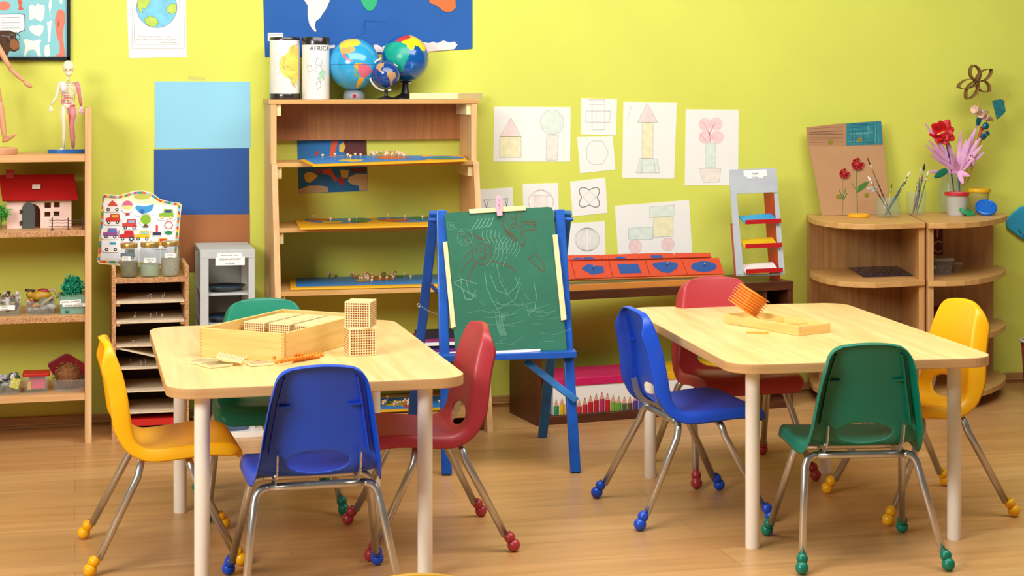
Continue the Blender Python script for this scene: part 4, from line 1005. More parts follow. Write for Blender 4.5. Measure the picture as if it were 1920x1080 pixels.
MB().tube([c+V((r*math.sin(a_)*.0-r*1.004*math.cos(a_), -r*1.004*math.sin(a_)*1., 0)) for a_ in [PI*k/24 for k in range(25)]], .0007, 5).build('equator_line', mat('2b5a8a', .5), gl)
# big dark globe
land2 = [([(741, 79), (748, 72), (758, 68), (768, 67), (772, 71), (762, 75), (752, 79)], 1), ([(752, 79), (762, 75), (772, 71), (766, 67), (780, 68), (792, 76), (799, 88), (796, 95), (790, 96), (786, 89), (778, 86), (776, 93), (768, 94), (762, 86)], 2), ([(719, 90), (728, 82), (738, 80), (752, 80), (760, 84), (768, 96), (766, 108), (758, 122), (756, 134), (748, 136), (740, 128), (734, 118), (724, 106)], 3), (blob(772, 122, 3, 6, seed=2), 4)]
mb, c, r = globe_ball(760, 109.5, 43.5, 6.935, None, land2)
g2 = thing('globe', 'dark blue globe with teal, yellow and red land on a tall black stand', 'globe', (c.x, c.y, TOP))
mb.build('sphere', [mat('0c58a8', .15, coat=.7, var=.1), mat('cc2a35', .3), mat('efdc22', .3), mat('12a58c', .3), mat('3a8ad0', .3)], g2, smooth=True)
zb_ = TOP; hb_ = c.z-r-TOP
MB().lathe([(.060, 0), (.060, .004), (.040, .010), (.018, .022), (.013, .045), (.012, hb_-.004), (.024, hb_), (.026, hb_+.003), (.0001, hb_+.004)], (c.x, c.y, TOP), 36).build('stand', M_black, g2, smooth='auto')
mb = MB(); mb.tube([c+V((r*1.04*math.sin(a_), 0, -r*1.04*math.cos(a_))) for a_ in [-.25+.1*k for k in range(6)]], .004, 8); mb.ball((c.x+.014, c.y-.012, TOP+hb_-.004), .006, 10); mb.build('pivot', mat('d8d8d4', .3), g2, smooth=True)
# small globe
land3 = [([(707, 122), (714, 118), (721, 118), (720, 124), (714, 129), (718, 134), (714, 136), (708, 130), (705, 127)], 1), ([(724, 134), (732, 133), (742, 137), (742, 144), (736, 151), (734, 160), (731, 160), (731, 150), (726, 142)], 1), ([(738, 119), (744, 122), (747, 127), (741, 123)], 2)]
mb, c, r = globe_ball(724, 139, 26, 6.838, None, land3, 96)
g3 = thing('globe', 'small dark blue globe with tan land on a white arc and black foot', 'globe', (c.x, c.y, TOP))
mb.build('sphere', [mat('14448f', .2, coat=.5, var=.1), mat('bf9268', .4), mat('e6ead8', .4)], g3, smooth=True)
R_ = r*1.16; sx = V((CS, -SN, 0))
MB().tube([c+sx*(-R_*math.sin(a_))*1+V((0, 0, R_*math.cos(a_))) for a_ in [math.radians(18+9*k) for k in range(21)]], .0042, 8).build('arc', mat('efece4', .35), g3, smooth=True)
hz = c.z-R_-TOP
MB().lathe([(.036, 0), (.036, .003), (.022, .008), (.008, .014), (.006, hz*.6), (.009, hz+.003), (.0001, hz+.004)], (c.x, c.y, TOP), 30).build('foot', M_black, g3, smooth='auto')
# wooden frame lying on top
fr = thing('shallow_wooden_box', 'pale shallow wooden frame box lying on the right end of the bookcase top', 'frame', tuple(at(840, 190, 6.86)))
a_, b_ = at(769, 190, 6.815), at(856, 190, 6.815); W_ = b_.x-a_.x; ang = math.radians(14); R_ = Matrix.Rotation(ang, 3, 'Z')
fx0 = a_.x; zF = TOP; hF = .024
q0 = V((a_.x, 6.80, zF)); q1 = V((b_.x, 6.80, zF)); q2 = V((at(905, 186, 6.95).x, 6.97, zF)); q3 = V((at(800, 186, 7.0).x, 6.99, zF))
for p, q in ((q0, q1), (q1, q2), (q2, q3), (q3, q0)): MB().bar(p+V((0,0,hF/2)), q+V((0,0,hF/2)), .010, hF).build('rail', M_pale, fr, bevel=.001)
MB().prism([q0, q1, q2, q3], (0, 0, .003)).build('bottom', M_pale, fr)
# ------------------------------------------------------------ easel with green chalkboard
M_eb = mat('0d55b4', .4, var=.18, scale=14, coat=.2, name='blue_easel_paint'); M_eb2 = mat('1668a8', .45, var=.25, scale=18)
eF0 = V((1.25, 5.835, 0)); eF1 = V((1.668, 5.768, 0)); ed = (eF1-eF0).normalized(); en0 = V((ed.y, -ed.x, 0))      # toward the viewer
EH = .935; lean = .20
nE = (en0*EH+V((0, 0, lean))).normalized()
PE = lambda x, y, l=0: pl(x, y, eF0, nE)+nE*l
ez = thing('easel', 'blue painted wooden A-frame easel holding the green chalkboard', 'easel', tuple((eF0+eF1)/2))
back = -nE
fr_t = [(PE(828, 393), PE(838, 890)), (PE(1049, 392), PE(1080, 886))]
for (t_, b_) in fr_t:
    b_ = V((b_.x, b_.y, b_.z)); MB().bar(b_+back*.012, t_+back*.012, .036, .024, up=nE).build('front_leg', M_eb, ez, bevel=.004)
rl = fl(1017, 820, 0); rl2 = fl(768, 828, 0)
tr_ = PE(1066, 394)+back*.045; tl_ = PE(815, 394)+back*.045
MB().bar(rl+V((0,0,.002)), tr_, .034, .028, up=nE).build('rear_leg', M_eb2, ez, bevel=.004)
MB().bar(rl2+V((0,0,.002)), tl_, .034, .028, up=nE).build('rear_leg', M_eb, ez, bevel=.004)
p, q = PE(804, 411)+back*.02, PE(1076, 410)+back*.02; MB().tube([p, q], .007, 14).build('pivot_dowel', M_eb, ez, smooth='auto')
for e in (p, q): pass
lx0, lx1 = PE(812, 672), PE(1078, 663)
MB().bar(lx0+nE*.022, lx1+nE*.022, .060, .022, up=(0,0,1)).build('ledge', M_eb, ez, bevel=.002)
MB().bar(PE(987, 676)+back*.03, PE(1081, 752)-back*.004, .024, .018, up=nE).build('brace', M_eb2, ez, bevel=.002)
MB().bar(PE(812, 532)+back*.09, PE(830, 556)+back*.02, .012, .018, up=nE).build('brace', mat('0a2a66', .5), ez, bevel=.002)
ch = MB(); a_, b_ = PE(789, 568)+back*.10, PE(826, 588)+back*.03
for k in range(14):
    c = a_.lerp(b_, k/13)+V((0, 0, -.006*math.sin(PI*k/13))); d = (b_-a_).normalized(); u1 = V((0,0,1)) if k % 2 else en0; u1 = (u1-d*u1.dot(d)).normalized()
    ch.tube([c+d*.0038*math.cos(t)+u1*.0022*math.sin(t) for t in [2*PI*i/8 for i in range(9)]], .0006, 5, caps=False)
ch.tube([PE(789, 568)+back*.10+V((0.006*math.cos(t)-.004, 0, .006*math.sin(t))) for t in [2*PI*i/12 for i in range(13)]], .001, 6)
ch.build('chain', M_metal, ez)
cb = thing('chalkboard', 'green chalkboard covered in chalk scribbles standing on the blue easel', 'chalkboard', tuple(PE(950, 660)))
M_gr = mat('266a50', .75, var=.10, scale=9, name='green_chalkboard')
brd = [(834, 402), (838, 400), (1026, 389), (1033, 390), (1037, 396), (1062, 654), (1060, 657), (860, 662), (853, 655)]
MB().prism([PE(x, y, .016) for x, y in brd], -nE*.012, 0).build('board', M_gr, cb, bevel=.0008)
PC_ = lambda x, y, l: PE(x, y, .016+l)
a_ = Art(PC_); wt = .8; w2 = .6
def sc(pts, w_=wt, mi=0, closed=False): a_.line(pts, w_, mi, .0007, closed)
# brown figures
face = ell(903, 477, 18, 20, 22); sc(face, 1.3, 1, True)
sc([(882, 455), (862, 438), (858, 436)], 1.3, 1); sc([(885, 463), (875, 456)], 1, 1); sc([(916, 463), (925, 452), (930, 445)], 1.2, 1); sc([(885, 470), (874, 478), (867, 492)], 1.2, 1); sc([(884, 485), (872, 498), (866, 510)], 1.2, 1)
sc([(890, 495), (880, 515), (875, 530)], 1.2, 1); sc([(920, 490), (940, 495), (958, 502), (968, 512)], 1.6, 1); sc([(876, 438), (895, 448), (912, 452)], 1.2, 1); sc([(888, 440), (905, 450)], 1, 1)
sc(rrect(897, 485, 905, 493, 2, 2), 1, 1, True); sc(ell(897, 470, 5, 5, 10), 1, 1, True)
sc([(905, 468), (909, 462), (911, 470), (905, 474), (912, 478), (906, 482), (912, 486)], 1.1, 1); sc([(903, 488), (910, 480)], 1, 1)
sc([(943, 400), (950, 415), (955, 428), (960, 440), (972, 452), (978, 462), (984, 452), (980, 436), (976, 425), (985, 420), (1004, 424)], 1.1, 1)
sc([(943, 410), (942, 425), (950, 436), (962, 446), (970, 455)], 1.1, 1); sc([(976, 399), (978, 412), (976, 420)], 1.1, 1); sc([(978, 416), (1002, 418), (1004, 432), (980, 433)], 1, 1); sc([(968, 400), (966, 418), (974, 430), (978, 448)], 1, 1)
sc(ell(962, 424, 4, 4, 9), 1.1, 1, True); sc([(950, 402), (962, 412), (970, 402)], 1, 1); sc(rrect(999, 415, 1004, 422, 1, 1), 1, 1, True)
for k in range(6): sc(ell(947+k*3.4, 432+k*4.2, 2.6, 2.6, 7), .9, 1, True)
sc([(975, 458), (980, 464), (984, 457)], 1.1, 1); sc([(989, 486), (1004, 478), (1018, 492), (1020, 508), (1016, 510), (989, 486)], 1, 1); sc([(996, 484), (1014, 508)], .9, 1)
# white scribbles
rnd = random.Random(5)
sc(ell(844, 425, 6.5, 7, 14), w2, 0, True); sc(ell(845, 424, 2.4, 2.4, 8), w2, 0, True); sc([(850, 428), (858, 430)], w2, 0)
sc(ell(871, 446, 14, 16, 20), w2, 0, True); sc(ell(866, 438, 4, 4, 9), w2, 0, True); sc(ell(876, 452, 4.5, 4.5, 10), w2, 0, True); sc([(862, 448), (866, 458)], w2)
for k in range(5): sc([(883+k*7, 433-k*1.5), (889+k*7.5, 424), (897+k*7, 412-k)], 1.3, 0)
for k in range(5): sc([(905+k*8, 432), (903+k*8, 444), (912+k*7, 458)], .9, 0)
for k in range(7): sc([(930+k*6, 470+2*k), (938+k*6, 452+k*3), (945+k*5, 444+k*2)], .8, 0)
for k in range(4): sc([(912+k*10, 500), (926+k*8, 480), (930+k*6, 455)], .7, 0)
sc([(851, 530), (866, 524), (893, 533)], 1.2); sc([(851, 532), (870, 545), (893, 560)], 1.1); sc([(862, 517), (866, 540), (872, 562), (884, 562), (892, 545)], 1.1); sc([(874, 526), (878, 548), (893, 556)], 1)
sc([(908, 510), (912, 540), (922, 565), (945, 574), (965, 562), (973, 540), (965, 520)], .9); sc([(918, 515), (930, 545), (950, 553), (966, 540), (975, 520)], .9); sc([(930, 495), (938, 530), (955, 560)], .8)
sc([(1000, 530), (1005, 555), (1002, 580), (990, 590)], .9); sc([(920, 560), (935, 585), (940, 600)], .8)
for k in range(7): sc([(928+k*3+rnd.uniform(-3, 3), 592), (932+k*2, 615), (938+k*2, 630)], .8)
for k in range(26):
    x = rnd.uniform(865, 1020); y = rnd.uniform(575, 648); l = rnd.uniform(12, 60); sc([(x, y), (x+l*.5, y+rnd.uniform(-8, 4)), (x+l, y+rnd.uniform(-14, 6))], .5)
for k in range(10):
    x = rnd.uniform(855, 1010); y = rnd.uniform(500, 580); sc([(x, y), (x+rnd.uniform(-16, 16), y+rnd.uniform(4, 26))], .45)
a_.mb.build('chalk_drawing', [mat('6fa48c', .9), mat('6a4a32', .9)], cb)
for pts, nm in (([(878, 394), (984, 387), (985, 396), (880, 402)], 'top_strip'), ([(830, 455), (838, 454), (854, 614), (845, 616)], 'side_strip'), ([(1035, 442), (1044, 441), (1061, 600), (1051, 602)], 'side_strip')):
    MB().prism([PE(x, y, .022) for x, y in pts], -nE*.007, 0).build(nm, M_pale, cb, bevel=.0006)
pg = thing('clothes_peg', 'pink clothes peg clipped on the top edge of the chalkboard', 'clothes peg', tuple(PE(935, 405)))
MB().prism([PE(x, y, .032) for x, y in [(928, 370), (938, 369), (940, 388), (941, 406), (931, 407), (929, 390)]], -nE*.006, 0).build('front_jaw', mat('f0a9b8', .4), pg, bevel=.001)
MB().prism([PE(x, y, .012) for x, y in [(929, 372), (938, 371), (940, 400), (931, 401)]], -nE*.006, 0).build('rear_jaw', mat('e89aac', .4), pg, bevel=.001)
mb = MB(); a2 = Art(lambda x, y, l: PE(x, y, .032+l), mb); a2.line([(932, 376), (936, 380), (936, 384), (933, 388), (937, 390)], 1, 0, .0006); a2.line([(933, 393), (937, 392)], 1, 0, .0006); mb.build('print', mat('c23a5a', .5), pg)
mb = MB(); mb.prism([PE(x, y, .030) for x, y in [(906, 660), (1012, 655), (1011, 659.5), (908, 665)]], -nE*.004, 0)
tag(mb.build('chalk_tray_paper', M_white), 'narrow strip of white paper lying along the blue easel ledge', 'paper')

# ------------------------------------------------------------ sheets on the wall
def sheet(name, corners, label, cat, th=.0012, m=None, group=None, lift=.0):
    t = thing(name, label, cat, tuple(at(corners[0][0], corners[0][1], WALL-lift-th)), group=group)
    P = wallP(WALL-lift-th); MB().prism([P(x, y, 0) for x, y in corners], (0, th*.8, 0), 0).build('sheet', m or M_paper, t)
    return t, Art(P)
M_cr = {k: mat(v, .85, var=.08, scale=40) for k, v in dict(pink='f0d9d2', yel='efe8bc', grn='dde8da', brn='efe4d8', red='eda6a8', redd='e0909a', pen='c6c3bc', dk='7c7c7a', lr='f1cfcc').items()}
ck = list(M_cr); cm = [M_cr[k] for k in ck]; ci_ = {k: i for i, k in enumerate(ck)}
def F(a_, pts, k, out=True, w_=.8):
    a_.fill(pts, ci_[k], .0004)
    if out: a_.line(pts, w_, ci_['pen'], .0008, True)
def Lq(a_, pts, k='pen', w_=.8, closed=False): a_.line(pts, w_, ci_[k], .0008, closed)
def done(t, a_, nm='drawing_marks'): a_.mb.build(nm, cm, t)
G = 'drawings taped to the lime wall'
t, a_ = sheet('drawing', [(927, 200), (1070, 201), (1069, 303), (925, 303)], 'drawing of a red-roofed house and a green ball tree, left of the others', 'drawing', group=G)
F(a_, [(958, 221), (977, 256), (937, 256)], 'pink'); F(a_, [(937, 256), (977, 256), (977, 295), (937, 295)], 'yel'); F(a_, ell(1035, 229, 22, 23), 'grn'); F(a_, [(1025, 253), (1047, 253), (1045, 300), (1024, 300)], 'brn'); done(t, a_)
t, a_ = sheet('drawing', [(1090, 184), (1157, 186), (1155, 254), (1089, 252)], 'faint squared pencil drawing on the topmost small square sheet', 'drawing', group=G)
Lq(a_, [(1103, 187), (1134, 187), (1134, 243), (1110, 243), (1110, 187)]); Lq(a_, [(1099, 208), (1145, 208), (1143, 229), (1098, 229)], closed=True); Lq(a_, [(1118, 208), (1118, 229)], w_=.5); Lq(a_, [(1103, 196), (1134, 196)], w_=.5); done(t, a_)
t, a_ = sheet('drawing', [(1082, 257), (1149, 256), (1154, 318), (1088, 325)], 'small tilted sheet with a faint wavy pencil ring, second from the top', 'drawing', group=G)
Lq(a_, [(1119+ (20+1.2*math.cos(5*t_))*math.cos(t_), 286+(23+1.2*math.cos(6*t_))*math.sin(t_)) for t_ in [2*PI*k/36 for k in range(36)]], closed=True); done(t, a_)
t, a_ = sheet('drawing', [(1169, 191), (1269, 192), (1264, 335), (1167, 334)], 'tall drawing of a rocket tower with a pink tip and green base', 'drawing', group=G)
F(a_, [(1214, 194), (1233, 229), (1195, 229)], 'pink'); F(a_, [(1204, 230), (1225, 230), (1224, 297), (1204, 297)], 'yel'); Lq(a_, [(1204, 277), (1224, 277)]); F(a_, [(1200, 297), (1232, 298), (1237, 324), (1193, 324)], 'grn'); Lq(a_, [(1204, 297), (1203, 324)]); Lq(a_, [(1226, 297), (1229, 324)]); Lq(a_, [(1186, 194), (1175, 228)], w_=.5); done(t, a_)
t, a_ = sheet('drawing', [(1286, 205), (1385, 206), (1384, 347), (1284, 348)], 'tall drawing of a red flower in a pot, rightmost of the drawings', 'drawing', group=G)
for k, (cx, cy) in enumerate(((1322, 233), (1343, 232), (1322, 257), (1345, 257))): a_.fill(ell(cx, cy, 12, 12), ci_['lr'], .0004+.00012*k)
a_.line([(1318, 228), (1330, 250), (1340, 262)], 1.4, ci_['red'], .001); a_.line([(1340, 232), (1330, 250), (1332, 266)], 1.6, ci_['redd'], .001); a_.line([(1314, 252), (1324, 265)], 1.2, ci_['red'], .001)
F(a_, [(1323, 268), (1342, 268), (1342, 314), (1323, 314)], 'grn', True, .5); F(a_, [(1311, 316), (1352, 316), (1348, 341), (1319, 342)], 'brn', True, .6); done(t, a_)
t, a_ = sheet('drawing', [(894, 356), (961, 351), (964, 420), (896, 420)], 'small sheet with two dark pencil triangles, behind the pink peg', 'drawing', group=G)
Lq(a_, [(907, 375), (916, 375), (912, 389)], 'dk', 1, True); Lq(a_, [(947, 372), (952, 372), (950, 388)], 'dk', 1, True); Lq(a_, [(915, 375), (947, 373)]); Lq(a_, [(912, 389), (950, 389)]); done(t, a_)
t, a_ = sheet('drawing', [(980, 345), (1047, 343), (1048, 425), (982, 425)], 'small sheet with a faint pink domed pencil shape, above the chalkboard', 'drawing', group=G)
Lq(a_, ell(1014, 378, 23, 21, 24), 'pink', 1, True); Lq(a_, ell(1014, 378, 24, 22, 24), 'pen', .5, True); F(a_, [(1002, 366), (1026, 366), (1026, 395), (1002, 395)], 'brn', True, .5); Lq(a_, [(1014, 353), (996, 367), (1032, 367)], 'pink', .8, True); done(t, a_)
t, a_ = sheet('drawing', [(1069, 341), (1135, 333), (1139, 399), (1074, 406)], 'small tilted sheet with a bold dark four-leaf outline', 'drawing', group=G)
pts = [(1105+ (19+4.5*math.cos(4*(t_)+PI))*math.cos(t_)*1.02, 370+(19+4.5*math.cos(4*t_+PI))*math.sin(t_)) for t_ in [2*PI*k/60 for k in range(60)]]
Lq(a_, pts, 'dk', 1.5, True); Lq(a_, [(1093, 369), (1105, 358), (1117, 369), (1105, 382)], 'pen', .5, True); done(t, a_)
t, a_ = sheet('drawing', [(1069, 419), (1134, 415), (1136, 490), (1064, 490)], 'small sheet with a hatched pencil ball, just right of the easel', 'drawing', group=G)
Lq(a_, ell(1101, 449, 23, 22, 26), 'pen', .9, True)
for k in range(8): Lq(a_, ell(1101, 449, 3+k*2.6, 22, 20), 'pen', .4, True)
done(t, a_)
t, a_ = sheet('drawing', [(1153, 386), (1292, 375), (1299, 492), (1160, 492)], 'large drawing of a truck with pink wheels, above the red shape trays', 'drawing', group=G)
F(a_, [(1218, 388), (1264, 384), (1266, 404), (1218, 408)], 'grn', True, .6); F(a_, [(1225, 408), (1262, 405), (1262, 443), (1225, 445)], 'yel'); F(a_, [(1178, 428), (1223, 426), (1224, 448), (1179, 450)], 'grn'); F(a_, ell(1191, 462, 12, 13), 'lr', True, .6); F(a_, ell(1252, 458, 12, 12), 'lr', True, .6); done(t, a_)
# coloured sheets
tag(MB().prism([at(x, y, WALL-.0015) for x, y in [(290, 152.5), (469, 153), (470, 278), (290, 278)]], (0, .0012, 0)).build('card_sheet', mat('8ccbe4', .6, var=.03, scale=3)), 'light blue card on the wall above the dark blue one', 'card', 'sky, sea and earth cards')
tag(MB().prism([at(x, y, WALL-.0030) for x, y in [(289, 280), (467, 278), (468, 404), (289, 403)]], (0, .0028, 0)).build('card_sheet', mat('1f519b', .6, var=.04, scale=3)), 'dark blue card on the wall between the light blue and brown ones', 'card', 'sky, sea and earth cards')
tag(MB().prism([at(x, y, WALL-.0045) for x, y in [(330, 403), (468, 402), (468, 510), (330, 509)]], (0, .0025, 0)).build('card_sheet', mat('a8683a', .75, var=.06, scale=6)), 'brown card on the wall behind the jars, lowest of the three', 'card', 'sky, sea and earth cards')
mb = MB(); P = wallP(WALL-.0008); mb.poly([P(x, y, 0) for x, y in [(354, 141), (386, 146), (386, 151), (352, 150)]]); tag(mb.build('tape', mat('e6e08a', .4, alpha=.5)), 'yellowish strip of clear tape at the top of the light blue card', 'tape')
# earth poster
t, a_ = sheet('earth_poster', [(236, -40), (348, -40), (350, 107), (242, 109)], 'white colouring sheet of planet Earth with writing below, on the wall', 'poster', m=M_white)
a_.line([(250, -40), (247, 91), (346, 91), (344, -40)], .6, 3, .0008); a_.line([(254, -40), (251, 83), (338, 83), (336, -40)], .6, 3, .0008)
a_.fill(ell(294, 14, 38, 38, 40), 0, .0006); a_.line(ell(294, 14, 38, 38, 40), .7, 3, .0014, True)
for pg in ([(258, 0), (268, -12), (280, -10), (282, 4), (276, 12), (272, 18), (266, 14), (268, 24), (262, 22), (257, 10)], [(271, 35), (280, 30), (292, 33), (298, 42), (290, 50), (282, 50), (273, 44)], [(312, 14), (322, 6), (331, 8), (331, 22), (324, 27), (313, 22)]): a_.fill(pg, 1, .0009); a_.line(pg, .6, 2, .0012, True)
P = a_.P
for tx, y, s_ in (('"Earth provides enough to satisfy every', 70, .0115), ("man's needs, but not every man's greed.\"", 75.5, .0108), ('Mahatma Gandhi', 81, .0095)):
    c = P(294 if s_ > .01 else 316, y, .0008); text_mesh(tx, lambda x, yy: c+V((x, 0, yy)), s_ if s_ < .01 else .0095, 3, a_.mb)
a_.mb.build('print', [mat('7cc8e4', .8, var=.12, scale=30), mat('b9d35c', .8, var=.1, scale=30), mat('5a8a4a', .8), mat('8e8e8e', .8)], t)
# world map of blue cloth
t, a_ = sheet('world_map', [(492, -60), (886, -60), (886, 91), (880, 92), (740, 100), (560, 107), (497, 107)], 'large blue felt world map hanging above the bookcase, cut by the top edge', 'map', th=.003, m=mat('215ca6', .85, var=.06, scale=5, name='blue_felt'))
def cont(pts, mi, th=.0025):
    a_.mb.prism([a_.P(x, y, th) for x, y in pts], (0, th, 0), mi)
cont([(560, -40), (570, 0), (577, 10), (577, 30), (580, 45), (585, 54), (592, 60.5), (593, 57), (590, 50), (592, 40), (600, 34), (605, 26), (612, 16), (618, 2), (622, -10), (620, -40)], 0)
cont([(674, -30), (677, 2), (682, 12), (688, 19), (694, 21), (700, 18), (706, 8), (708, 0), (712, -30)], 1)
cont([(800, -20), (804, -2), (806, 6), (816, 9), (824, 14), (830, 20), (838, 23), (848, 21), (855, 14), (854, 0), (850, -20)], 2)
cont([(700, 84), (708, 84), (716, 89), (724, 84), (730, 92), (780, 82), (796, 79), (804, 81), (812, 78), (820, 81), (832, 76), (842, 80), (852, 78), (858, 84), (852, 92), (835, 94), (790, 98), (704, 98)], 0)
cont([(612, 86), (628, 84), (628, 90), (612, 92)], 0)
a_.mb.build('felt_land', [mat('f3dfdc', .85, var=.05), mat('2fae74', .85), mat('d0703c', .85)], t)
label_card(502, 61.5, 531, 77, WALL-.006, ['WORLD MAP', ''], parent=t)
a_ = Art(wallP(WALL-.003)); a_.line([(680, 52), (684, 39), (726, 41)], .8, 0); a_.line([(684, 40), (684, 62), (660, 72)], .6, 0); a_.mb.build('crease', mat('17488a', .85), t)
# Europe map behind the bookcase
t, a_ = sheet('europe_map', [(557, 263), (687, 262), (690, 358), (560, 363)], 'colourful Europe map pinned to the wall inside the bookcase', 'map', m=mat('1f6fae', .6, var=.06, scale=10))
def fp(pts, mi): a_.fill(pts, mi, .0006+.00005*len(a_.mb.f) % .0004)
fp([(560, 355), (580, 348), (600, 348), (614, 350), (616, 360), (561, 363)], 3); fp([(654, 332), (668, 326), (688, 326), (690, 358), (674, 357), (672, 348), (660, 346), (652, 340)], 3)
fp([(570, 328), (576, 322), (590, 325), (596, 330), (588, 338), (580, 343), (573, 340)], 1); fp([(646, 262), (687, 262), (688, 292), (668, 296), (650, 290), (640, 280)], 4)
fp([(636, 272), (644, 266), (648, 276), (642, 286), (636, 284)], 1); fp([(622, 264), (634, 263), (630, 280), (622, 300), (618, 290)], 2); fp([(592, 285), (598, 282), (596, 292), (590, 292)], 5); fp([(638, 318), (654, 320), (652, 334), (640, 332)], 1)
fp([(606, 318), (620, 316), (628, 330), (634, 338), (628, 340), (618, 328), (606, 326)], 2); fp([(636, 332), (644, 334), (644, 346), (638, 348), (634, 338)], 5); fp([(588, 317), (606, 316), (606, 326), (592, 326)], 6); fp([(656, 316), (688, 314), (688, 322), (660, 324)], 4)
a_.mb.build('map_print', [M_sea, mat('e0b848', .6), mat('d9542a', .6), mat('cdb488', .6), mat('5f2a26', .6, var=.2, scale=60), mat('c02a30', .6), mat('7a4a7a', .6)], t)
# framed anatomy picture, upper left
t = thing('framed_picture', 'black framed anatomy picture with bones and a red leg on pale blue, top left', 'picture', tuple(at(60, 110, WALL-.02)))
x0, x1 = -60, 132; yb = 114
P = wallP(WALL-.022)
MB().prism([P(x, y, 0) for x, y in [(x0, yb-1), (x1-.5, yb), (x1, yb-8), (x0, yb-7.5)]], (0, .020, 0)).build('frame_rail', mat('1d2024', .25, coat=.5), t, bevel=.002)
MB().prism([P(x, y, 0) for x, y in [(x1-7, -70), (x1, -70), (x1, yb), (x1-7, yb-1)]], (0, .020, 0)).build('frame_rail', mat('1d2024', .25, coat=.5), t, bevel=.002)
MB().prism([P(x, y, 0) for x, y in [(x0, -70), (x0+7, -70), (x0+7, yb), (x0, yb)]], (0, .020, 0)).build('frame_rail', mat('1d2024', .25, coat=.5), t, bevel=.002)
MB().prism([P(x, y, 0) for x, y in [(x0, -77), (x1, -77), (x1, -70), (x0, -70)]], (0, .020, 0)).build('frame_rail', mat('1d2024', .25, coat=.5), t, bevel=.002)
MB().prism([P(x, y, -.010) for x, y in [(x0, -70), (x1-6, -70), (x1-6, yb-7), (x0, yb-7)]], (0, .004, 0)).build('print_sheet', mat('86c9cf', .5, var=.04), t)
a_ = Art(lambda x, y, l: P(x, y, -.010+l))
a_.fill([(106, 24), (110, 18), (117, 18), (122, 26), (122, 40), (118, 58), (118, 72), (120, 86), (122, 104), (122, 107), (103, 107), (105, 103), (112, 99), (112, 84), (106, 66), (104, 50), (103, 38)], 1, .0008)
a_.line([(109.5, 40), (109, 50)], 1, 3, .0012)
a_.fill([(54, 12), (60, 8), (66, 12), (70, 6), (76, 10), (83, 9), (84, 20), (82, 34), (78, 40), (70, 38), (66, 34), (56, 38), (54, 28)], 0, .0008)
a_.fill([(55, 50), (62, 47), (68, 49), (74, 46), (83, 50), (80, 60), (74, 68), (66, 66), (56, 58)], 0, .0008)
a_.fill([(43, 75), (50, 73), (62, 77), (76, 74), (77, 77), (74, 84), (77, 106), (72, 106), (66, 94), (61, 92), (52, 96), (47, 107), (44, 106), (48, 86)], 0, .0008)
a_.fill([(94, -10), (98, 0), (97, 10), (94, 24), (97, 36), (93, 26), (91, 10)], 0, .0008); a_.fill([(88, 42), (97, 38), (96, 50), (95, 62), (94, 78), (90, 80), (90, 60)], 0, .0008); a_.fill([(84, 86), (92, 83), (94, 105), (85, 107), (83, 98)], 0, .0008)
a_.fill([(-2, 4), (10, 2), (20, 8), (18, 16), (8, 20), (-2, 18)], 1, .0008); a_.fill([(36, -6), (42, 4), (40, 10), (44, 18), (34, 19), (36, 10), (33, 2)], 2, .0008); a_.fill([(110, -10), (118, -4), (116, 8), (112, 6)], 0, .0008)
a_.fill([(-10, 27), (40, 26), (46, 28), (47, 50), (46, 57), (38, 59), (33, 63), (30, 60), (-10, 60)], 4, .0012); a_.line([(-10, 27), (40, 26), (46, 28), (47, 50), (46, 57), (38, 59), (33, 63), (30, 60)], 1.3, 3, .0016)
for k in range(5): a_.line([(2, 33+k*5), (38-3*(k % 2), 32+k*5)], .8, 5, .0018)
# a brown ape with glasses printed at the lower left
a_.fill([(-20, 60), (0, 57), (18, 57), (30, 62), (30, 70), (36, 80), (36, 92), (28, 97), (18, 95), (14, 104), (12, 108), (-20, 108)], 6, .0014); a_.fill([(20, 74), (30, 74), (36, 82), (35, 91), (26, 94), (18, 88)], 7, .0018)
a_.line(ell(33, 70, 4.5, 6, 14), 1, 3, .0022, True); a_.line(ell(22, 70, 5, 6, 14), 1, 5, .0022, True); a_.line([(2, 67), (17, 68)], 1, 5, .0022)
a_.mb.build('print', [mat('eceee6', .6), mat('e07a62', .6), mat('d9553a', .6), mat('2c3438', .6), M_white, mat('8a8a8a', .6), mat('4d3219', .8, var=.3, scale=60), mat('a06a3a', .8)], t)

# ------------------------------------------------------------ dark bench
bA = V((1.747, 6.596, 0)); bB = fl(1487, 527, .520); bB.z = 0; bd_ = (bB-bA).normalized(); bn = V((-bd_.y, bd_.x, 0)); BL = (bB-bA).length; BT = .520
Rn = Matrix((bd_, bn, V((0,0,1)))).transposed()
def bb(a0, b0, z0, a1, b1, z1): return MB().obox(bA+bd_*(a0+a1)/2+bn*(b0+b1)/2+V((0,0,(z0+z1)/2)), (a1-a0, b1-b0, z1-z0), Rn)
be = thing('bench_shelf', 'long low dark brown wooden shelf bench along the wall behind the easel', 'shelf', tuple((bA+bB)/2))
BD = .30
bb(0, 0, 0, .022, BD, BT-.035).build('side_panel', M_dark, be, bevel=.001); bb(BL-.022, 0, 0, BL, BD, BT-.035).build('side_panel', M_dark, be, bevel=.001)
bb(0, -.002, BT-.035, BL, BD, BT).build('top', M_dark, be, bevel=.0015); bb(.022, 0, 0, BL-.022, BD, .032).build('bottom_board', M_dark, be, bevel=.001)
bb(BL-.13, .01, .032, BL-.115, BD, BT-.035).build('inner_panel', M_dark, be)
bb(BL-.115, BD-.01, .032, BL-.022, BD-.004, BT-.035).build('inner_shade_sheet', mat('2a140c', .7), be)  # near-black sheet, coloured as the shade of the open compartment
bx_ = lambda px, py=700: ((fl(px, 790, .02)-bA).dot(bd_))
